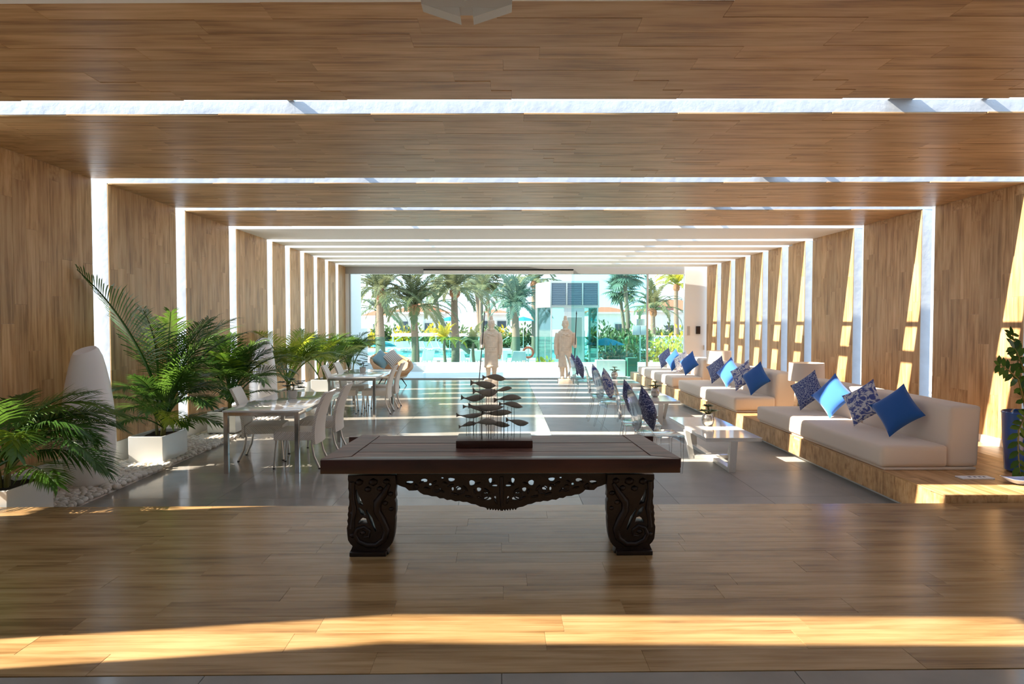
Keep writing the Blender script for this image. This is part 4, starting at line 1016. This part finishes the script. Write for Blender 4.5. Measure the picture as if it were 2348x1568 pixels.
# feather fronds shared by the garden palms
rgp = random.Random(77)
FM = [mesh(frond(rgp, 1.0, R(e), R(d), .12, 26, .030, .20), 'frond', 'palmout') for e, d in ((78, 60), (58, 85), (38, 95), (15, 85), (66, 110))]
def variant(ms, m):
    out = []
    for q in ms:
        q2 = q.copy(); q2.materials.clear(); q2.materials.append(M[m]); out.append(q2)
    return out
FMB, FMY = variant(FM, 'palmout2'), variant(FM, 'palmyel')
def fanleaf(rg, m):
    bm = bmesh.new(); tube(bm, [(0, 0, 0), (.25, 0, .03), (.5, 0, .0)], .012, 5)
    for k in range(15):
        a = R(-115+k*230/14); leafquad(bm, Vector((.5, 0, 0)), Vector((math.cos(a), math.sin(a), .08)), Vector((0, 0, 1)), .5*(1-.25*abs(k-7)/7), .085, 3, .35)
    return mesh(bm, 'fan_leaf', m)
FAN, FANB = fanleaf(rgp, 'palmout'), fanleaf(rgp, 'palmout2')
def date_palm(label, px, pyc, Y, tr, L_, n, ms, seed, group='garden palms', lean=0, z0=ZG, boots=True):
    c = on_y(px, pyc, Y); rg = random.Random(seed); H = c.z-z0
    t = thing('date_palm', label, 'palm', (c.x, Y, z0), 0, group)
    bm = bmesh.new(); tube(bm, [(lean*(1-k/6)**2+.03*math.sin(k), 0, H*k/6) for k in range(7)], [tr*(1.25-.35*k/6) for k in range(7)], 12); obj('trunk', bm, 'trunk', t, 50)
    if boots:
        bm = bmesh.new(); lathe(bm, [(tr*.9, H-.42), (tr*1.45, H-.30), (tr*1.55, H-.1), (tr*1.1, H+.12), (0, H+.2)], 14); obj('crown_base', bm, 'boots', t, 40)
    for k in range(n):
        me = ms[k % len(ms)]; sc = L_*rg.uniform(.85, 1.12)
        place('frond', me, t, (0, 0, H), (R(rg.uniform(-10, 10)), R(rg.uniform(-12, 12)), k*2.399+rg.uniform(-.2, .2)), (sc,)*3)
def fan_palm(label, px, pyc, Y, tr, L_, n, me, seed, group='tall fan palms'):
    c = on_y(px, pyc, Y); rg = random.Random(seed); H = c.z-ZG
    t = thing('fan_palm', label, 'palm', (c.x, Y, ZG), 0, group)
    bm = bmesh.new(); tube(bm, [(.15*math.sin(k*.9), 0, H*k/6) for k in range(7)], [tr*(1.3-.5*k/6) for k in range(7)], 9); obj('trunk', bm, 'trunk', t, 50)
    for k in range(n):
        e = R(85-135*k/n); place('fan_leaf', me, t, (0, 0, H), (0, -e, k*2.399), (L_*rg.uniform(.85, 1.1),)*3)
date_palm('stout date palm beside the white end wall, its crown over the balustrade', 872, 668, 32, .17, 2.3, 34, FM, 1)
date_palm('date palm with a red brown crown base in front of the tiled roof', 951, 704, 33, .17, 2.6, 34, FM, 2)
date_palm('tall date palm with an orange crown base standing over the pool', 1043, 664, 34, .18, 2.5, 34, FM, 3)
date_palm('small leaning palm behind the orange crowned date palm', 1104, 672, 52, .16, 3.0, 18, FM, 4, boots=False)
date_palm('small arching palm in front of the white house', 1002, 692, 48, .14, 2.4, 16, FM, 5, boots=False, lean=2.5)
date_palm('pale bushy palm left of the glass kiosk', 1183, 702, 44, .22, 2.8, 34, FMB, 6, boots=False)
date_palm('tall palm with a golden crown base just behind the glass kiosk', 1226, 648, 50, .22, 3.0, 26, FM, 7)
date_palm('spiky date palm right of the mullion before the far house', 1498, 712, 46, .17, 2.7, 28, FM, 8)
date_palm('golden palm high above the tiled roof on the far side', 1551, 655, 50, .17, 2.6, 24, FMY, 9)
date_palm('low pale palm at the foot of the white end wall', 868, 716, 44, .2, 2.4, 20, FM, 10, boots=False)
fan_palm('very tall fan palm with the darker crown', 1096, 640, 70, .20, 2.2, 40, FAN, 11)
fan_palm('very tall fan palm with the paler crown', 1120, 641, 72, .20, 2.3, 40, FAN, 12)
fan_palm('blue green fan palm beside the pale bushy palm', 1176, 676, 56, .18, 1.9, 34, FANB, 13)
fan_palm('slim fan palm above the low white house', 1427, 664, 66, .16, 2.2, 44, FANB, 14)
fan_palm('slim tall fan palm rising past the roof line', 1437, 628, 62, .20, 2.2, 36, FANB, 15)
def young(label, px, py, Y, seed, ms, L_=1.3):
    date_palm(label, px, py, Y, .06, L_, 16, ms, seed, 'young golden palms', boots=False)
young('young golden palm drooping behind the balustrade beside the date palm trunk', 1020, 780, 27.5, 31, FMY, 1.0); young('young yellow green palm behind the balustrade beside the warrior', 1086, 786, 27.5, 32, FM, 1.0)
# hedges
rs = random.Random(9)
kinds = [('golden leaved shrub', 'shruby'), ('dark green shrub', 'shrub'), ('mid green shrub', 'shrub')]
for k in range(30):
    px = 846+k*25.5; 
    if 1225 < px < 1375: continue
    Y = 59.5+rs.uniform(-1, 2.5); c = on_y(px, 760, Y); kd = kinds[k % 3] if px < 1240 else kinds[1+(k % 2)]
    r = (rs.uniform(1.0, 1.5), 1.0, rs.uniform(1.4, 2.4))
    shrub('%s in the hedge beyond the pool' % kd[0], (c.x, Y, ZG), r, kd[1], 200+k, 'hedge beyond the pool: '+kd[0], 300, .5)
for k, (px, Y, hgt, m, d) in enumerate([(1395, 33, 1.5, 'shrub', 'dark rounded shrub right of the kiosk'), (1432, 34, 1.6, 'shrub', 'grey green shrub behind the planter box'), (1415, 29, 1.0, 'palmout2', 'feathery blue green shrub behind the balustrade'), (1530, 34, 1.3, 'shruby', 'golden shrub before the far white wall'), (1558, 36, 1.6, 'shruby', 'yellow green shrub beside the end wall'), (1516, 27, .55, 'shruby', 'low golden shrub behind the balustrade corner'), (1456, 26, .6, 'shrub', 'small green shrub beside the mullion'), (1250, 27.5, .6, 'palmyel', 'small golden shrub at the kiosk corner'), (1462, 36, 1.9, 'shrub', 'tall mixed green shrub behind the grey screen')]):
    c = on_y(px, 760, Y); shrub(d, (c.x, Y, ZG), (hgt*.8, hgt*.6, hgt*1.25), m, 300+k, None, 420, .32)
# pool
pool = thing('swimming_pool', 'turquoise swimming pool beyond the balustrade', 'pool', (1.5, 46, ZG))
bm = bmesh.new(); n = 40; top = []
for k in range(n):
    a = 2*PI*k/n; top.append((11.5*math.copysign(abs(math.cos(a))**.7, math.cos(a))+.8*math.sin(2*a), 5.6*math.copysign(abs(math.sin(a))**.8, math.sin(a))))
prism(bm, top, .002, .02); obj('water', bm, 'water', pool)
bm = bmesh.new(); tube(bm, [(x_, y_, .03) for x_, y_ in top]+[(*top[0], .03)], .16, 6, False); obj('coping', bm, 'render', pool)
# sun loungers
def lounger(label, loc, rz):
    t = thing('sun_lounger', label, 'sun lounger', loc, rz, 'white sun loungers')
    obj('bed', rbox(-.32, .32, -.95, .35, .26, .32, .01, 1), 'lounger', t)
    bm = rbox(-.32, .32, 0, .68, -.025, .025, .01, 1); obj('backrest', bm, 'lounger', t, None, (0, .34, .30), (R(48), 0, 0))
    for x_ in (-.27, .27):
        for y_ in (-.8, .25): obj('leg', rbox(x_-.02, x_+.02, y_-.02, y_+.02, 0, .26, 0), 'alu', t)
    return t
lg0 = lounger('white sun lounger on the deck before the pool', (0, 0, 0), 0); spots_ = [(976, 36.5, 20), (1060, 36.5, -15), (1088, 36.5, 10), (1181, 36, 15), (1196, 36, -10), (1150, 37, 0)]
for k, (px, Y, rz) in enumerate(spots_):
    c = on_y(px, 800, Y)
    if k == 0: lg0.location = (c.x, Y, ZG); lg0.rotation_euler = (0, 0, R(180+rz))
    else: dup(lg0, (c.x, Y, ZG), R(180+rz))
for k in range(9):
    c = on_y(886+k*17, 790, 51+1.2*(k % 2)); dup(lg0, (c.x, 51+1.2*(k % 2), ZG), R(30+rs.uniform(-10, 10)), 'white sun lounger in the row beside the pergola')
# pergola
pg = thing('pergola', 'white steel pergola beyond the pool', 'pergola', (0, 54, ZG))
xa, xb = on_y(898, 760, 54).x, on_y(1150, 760, 54).x; zt = on_y(1000, 765, 54).z-ZG
obj('beam', rbox(xa, xb, -.1, .1, zt-.22, zt, .01, 1), 'render', pg); obj('beam', rbox(xa, xb, 2.4, 2.6, zt-.22, zt, .01, 1), 'render', pg)
for k in range(6):
    x_ = xa+.1+(xb-xa-.2)*k/5; obj('post', rbox(x_-.06, x_+.06, -.06, .06, 0, zt-.22, 0), 'render', pg)
    bm = bmesh.new(); tube(bm, [(x_, 0, zt-1.0), (x_+.25, 0, zt-.5), (x_+.7, 0, zt-.22)], .04, 6); obj('brace', bm, 'render', pg)
# parasols
def parasol(label, px, py, Y, r):
    c = on_y(px, py, Y); t = thing('parasol', label, 'parasol', (c.x, Y, ZG)); h = c.z-ZG
    bm = bmesh.new(); tube(bm, [(0, 0, 0), (0, 0, h)], .03, 8); obj('pole', bm, 'alu', t)
    bm = bmesh.new(); lathe(bm, [(r, h-.32), (r*.5, h-.12), (.03, h)], 8); obj('canopy', bm, 'parasol', t)
parasol('teal parasol beside the orange crowned date palm', 1031, 726, 50, .85); parasol('teal parasol left of the glass kiosk', 1200, 726, 50, .95); parasol('teal parasol low beside the kiosk door', 1388, 774, 30, .9); parasol('teal parasol behind the lounger row', 880, 783, 45, .9)
# glass kiosk (lift shaft)
ks = thing('glass_kiosk', 'glass lift kiosk with white and louvred upper storey', 'kiosk', (0, 28, 0))
def kx(px, Y=28): return on_y(px, 700, Y).x
x0, x1 = kx(1263), kx(1372); zt = on_y(1300, 645, 28).z; zm = on_y(1300, 704, 28).z; dpt = 30.6-28
xl = kx(1231, 29.5)
bm = bmesh.new(); prism(bm, [(x0+.02, .03), (x1-.02, .03), (x1-.02, dpt), (xl, dpt), (xl, 1.5)], zm, zt); obj('upper_body', bm, 'render', ks)
wd = (x1-x0)/3
for k in range(3):
    a = x0+wd*k; pn = obj('louvre_panel', rbox(a+.04, a+wd-.04, -.01, .03, zm+.09, zt-.08, .004, 1), 'louvre', ks)
    for q in range(12): 
        z = zm+.12+(zt-zm-.24)*q/11; obj('slat', rbox(a+.05, a+wd-.05, -.025, -.008, z-.012, z+.022, 0), 'louvre', pn)
for (a, b, c, d) in ((x0-.03, x1+.03, zt-.07, zt+.02), (x0-.03, x1+.03, zm-.02, zm+.08)): obj('edge_trim', rbox(a, b, -.03, .05, c, d, .004, 1), 'alu', ks)
for k in range(4):
    a = x0+wd*k; obj('edge_trim', rbox(a-.03, a+.03, -.032, .03, zm+.08, zt-.07, 0), 'alu', ks)
for (a, wq) in ((x0, .06), (x0+(x1-x0)*.28, .14), (x0+(x1-x0)*.66, .10), (x1-.05, .05)): obj('post', rbox(a, a+wq, 0, .08, ZG, zm, .004, 1), 'frame', ks)
for (a) in (xl, x1-.08): obj('post', rbox(a, a+.08, dpt-.08, dpt, ZG, zm, .004, 1), 'frame', ks)
for (a, b) in ((x0+.06, x0+(x1-x0)*.28), (x0+(x1-x0)*.66+.1, x1-.05)): obj('pane', rbox(a, b, .02, .03, ZG, zm, 0), 'balglass', ks)
obj('pane', rbox(x1-.03, x1-.02, .1, dpt-.1, ZG, zm, 0), 'balglass', ks)
bm = bmesh.new(); prism(bm, [(x0, .05), (x0+.01, .06), (xl+.01, 1.5), (xl, 1.49)], ZG, zm); obj('pane', bm, 'balglass', ks)
obj('post', rbox(xl, xl+.07, 1.45, 1.52, ZG, zm, .004, 1), 'frame', ks)
dr = obj('lift_door', rbox(x0+(x1-x0)*.28+.14, x0+(x1-x0)*.66, .02, .06, ZG, zm-.42, .004, 1), 'alu', ks); obj('transom', rbox(x0+(x1-x0)*.28+.14, x0+(x1-x0)*.66, .0, .06, zm-.41, zm-.03, .004, 1), 'frame', ks)
obj('lift_cab', rbox(x0+.9, x1-.5, .5, 1.8, ZG, ZG+2.0, .02, 1), 'darkpane', ks)
# grey screen on a post
c = on_y(1468, 757, 31); sc_ = thing('grey_screen', 'pair of grey panels on a post behind the balustrade', 'screen', (c.x, 31, ZG))
for s in (-1, 1): obj('panel', rbox(min(.01*s, .36*s), max(.01*s, .36*s), -.05, .05, c.z-ZG-.22, c.z-ZG+.22, .02), 'greybox', sc_, 40)
bm = bmesh.new(); tube(bm, [(0, 0, 0), (0, 0, c.z-ZG)], .03, 8); obj('post', bm, 'alu', sc_)
# lifebuoy on a stand
c = on_y(1211, 808, 36); lb = thing('lifebuoy_stand', 'red and white lifebuoy on a thin stand by the pool', 'lifebuoy', (c.x, 36, ZG)); zc_ = c.z-ZG
bm = bmesh.new(); tube(bm, [(0, 0, 0), (0, 0, zc_+.5)], .03, 8); obj('post', bm, 'alu', lb)
bm = bmesh.new(); tube(bm, [(.27*math.cos(2*PI*k/24), -.06, zc_+.27*math.sin(2*PI*k/24)) for k in range(25)], .06, 8, False); obj('ring', bm, 'redring', lb, 60)
# houses
def house(label, pxa, pxb, pye, pyr, Y, depth, wins):
    xa, xb = on_y(pxa, 720, Y).x, on_y(pxb, 720, Y).x; ze = on_y(1100, pye, Y).z; zr = on_y(1100, pyr, Y).z
    t = thing('house', label, 'house', ((xa+xb)/2, Y, ZG), 0, 'white houses with tiled roofs'); h = ze-ZG; hw = (xb-xa)/2; rr = zr-ZG
    obj('wall', rbox(-hw, hw, 0, depth, 0, h, 0), 'render', t)
    bm = bmesh.new(); e = .5; a = [bm.verts.new(p) for p in ((-hw-e, -e, h), (hw+e, -e, h), (hw+e, depth+e, h), (-hw-e, depth+e, h))]
    k = min(hw, depth/2)*.75; r = [bm.verts.new((-hw+k, depth/2, rr)), bm.verts.new((hw-k, depth/2, rr))]
    bm.faces.new(a[::-1]); bm.faces.new((a[0], a[1], r[1], r[0])); bm.faces.new((a[1], a[2], r[1])); bm.faces.new((a[2], a[3], r[0], r[1])); bm.faces.new((a[3], a[0], r[0])); obj('roof', bm, 'roof', t)
    bm = bmesh.new(); box(bm, -hw-e, hw+e, -e-.02, -e+.05, h-.15, h+.02); obj('eaves', bm, 'render', t)
    for (u, z0, z1, wq) in wins:
        x_ = -hw+2*hw*u; wi = obj('window', rbox(x_-wq, x_+wq, -.06, .05, h*z0, h*z1, 0), 'alu', t); obj('glazing', rbox(x_-wq+.08, x_+wq-.08, -.09, -.06, h*z0+.08, h*z1-.08, 0), 'darkpane', wi)
house('white house with red tiled roof behind the date palms', 905, 1010, 716, 693, 66, 9, [(.2, .45, .75, .5), (.75, .4, .7, .5)])
house('white house with an orange roof behind the spear warrior', 1092, 1170, 718, 708, 78, 9, [(.3, .45, .75, .6), (.75, .45, .75, .6)])
house('low white house with red roof right of the kiosk', 1355, 1447, 716, 702, 71, 8, [(.7, .35, .65, .5)])
house('white house with a bright orange roof beside the end wall', 1502, 1640, 712, 684, 66, 9, [(.25, .3, .6, .5)])
house('far white house seen between the first palm trunks', 838, 893, 724, 706, 80, 8, [(.5, .4, .7, .6)])
# low wall on the right
bm = bmesh.new(); box(bm, 9.0, 22, 39.0, 39.3, ZG, .95); o = tag(obj('garden_wall', bm, 'render'), 'long low white garden wall right of the mullion', 'wall')
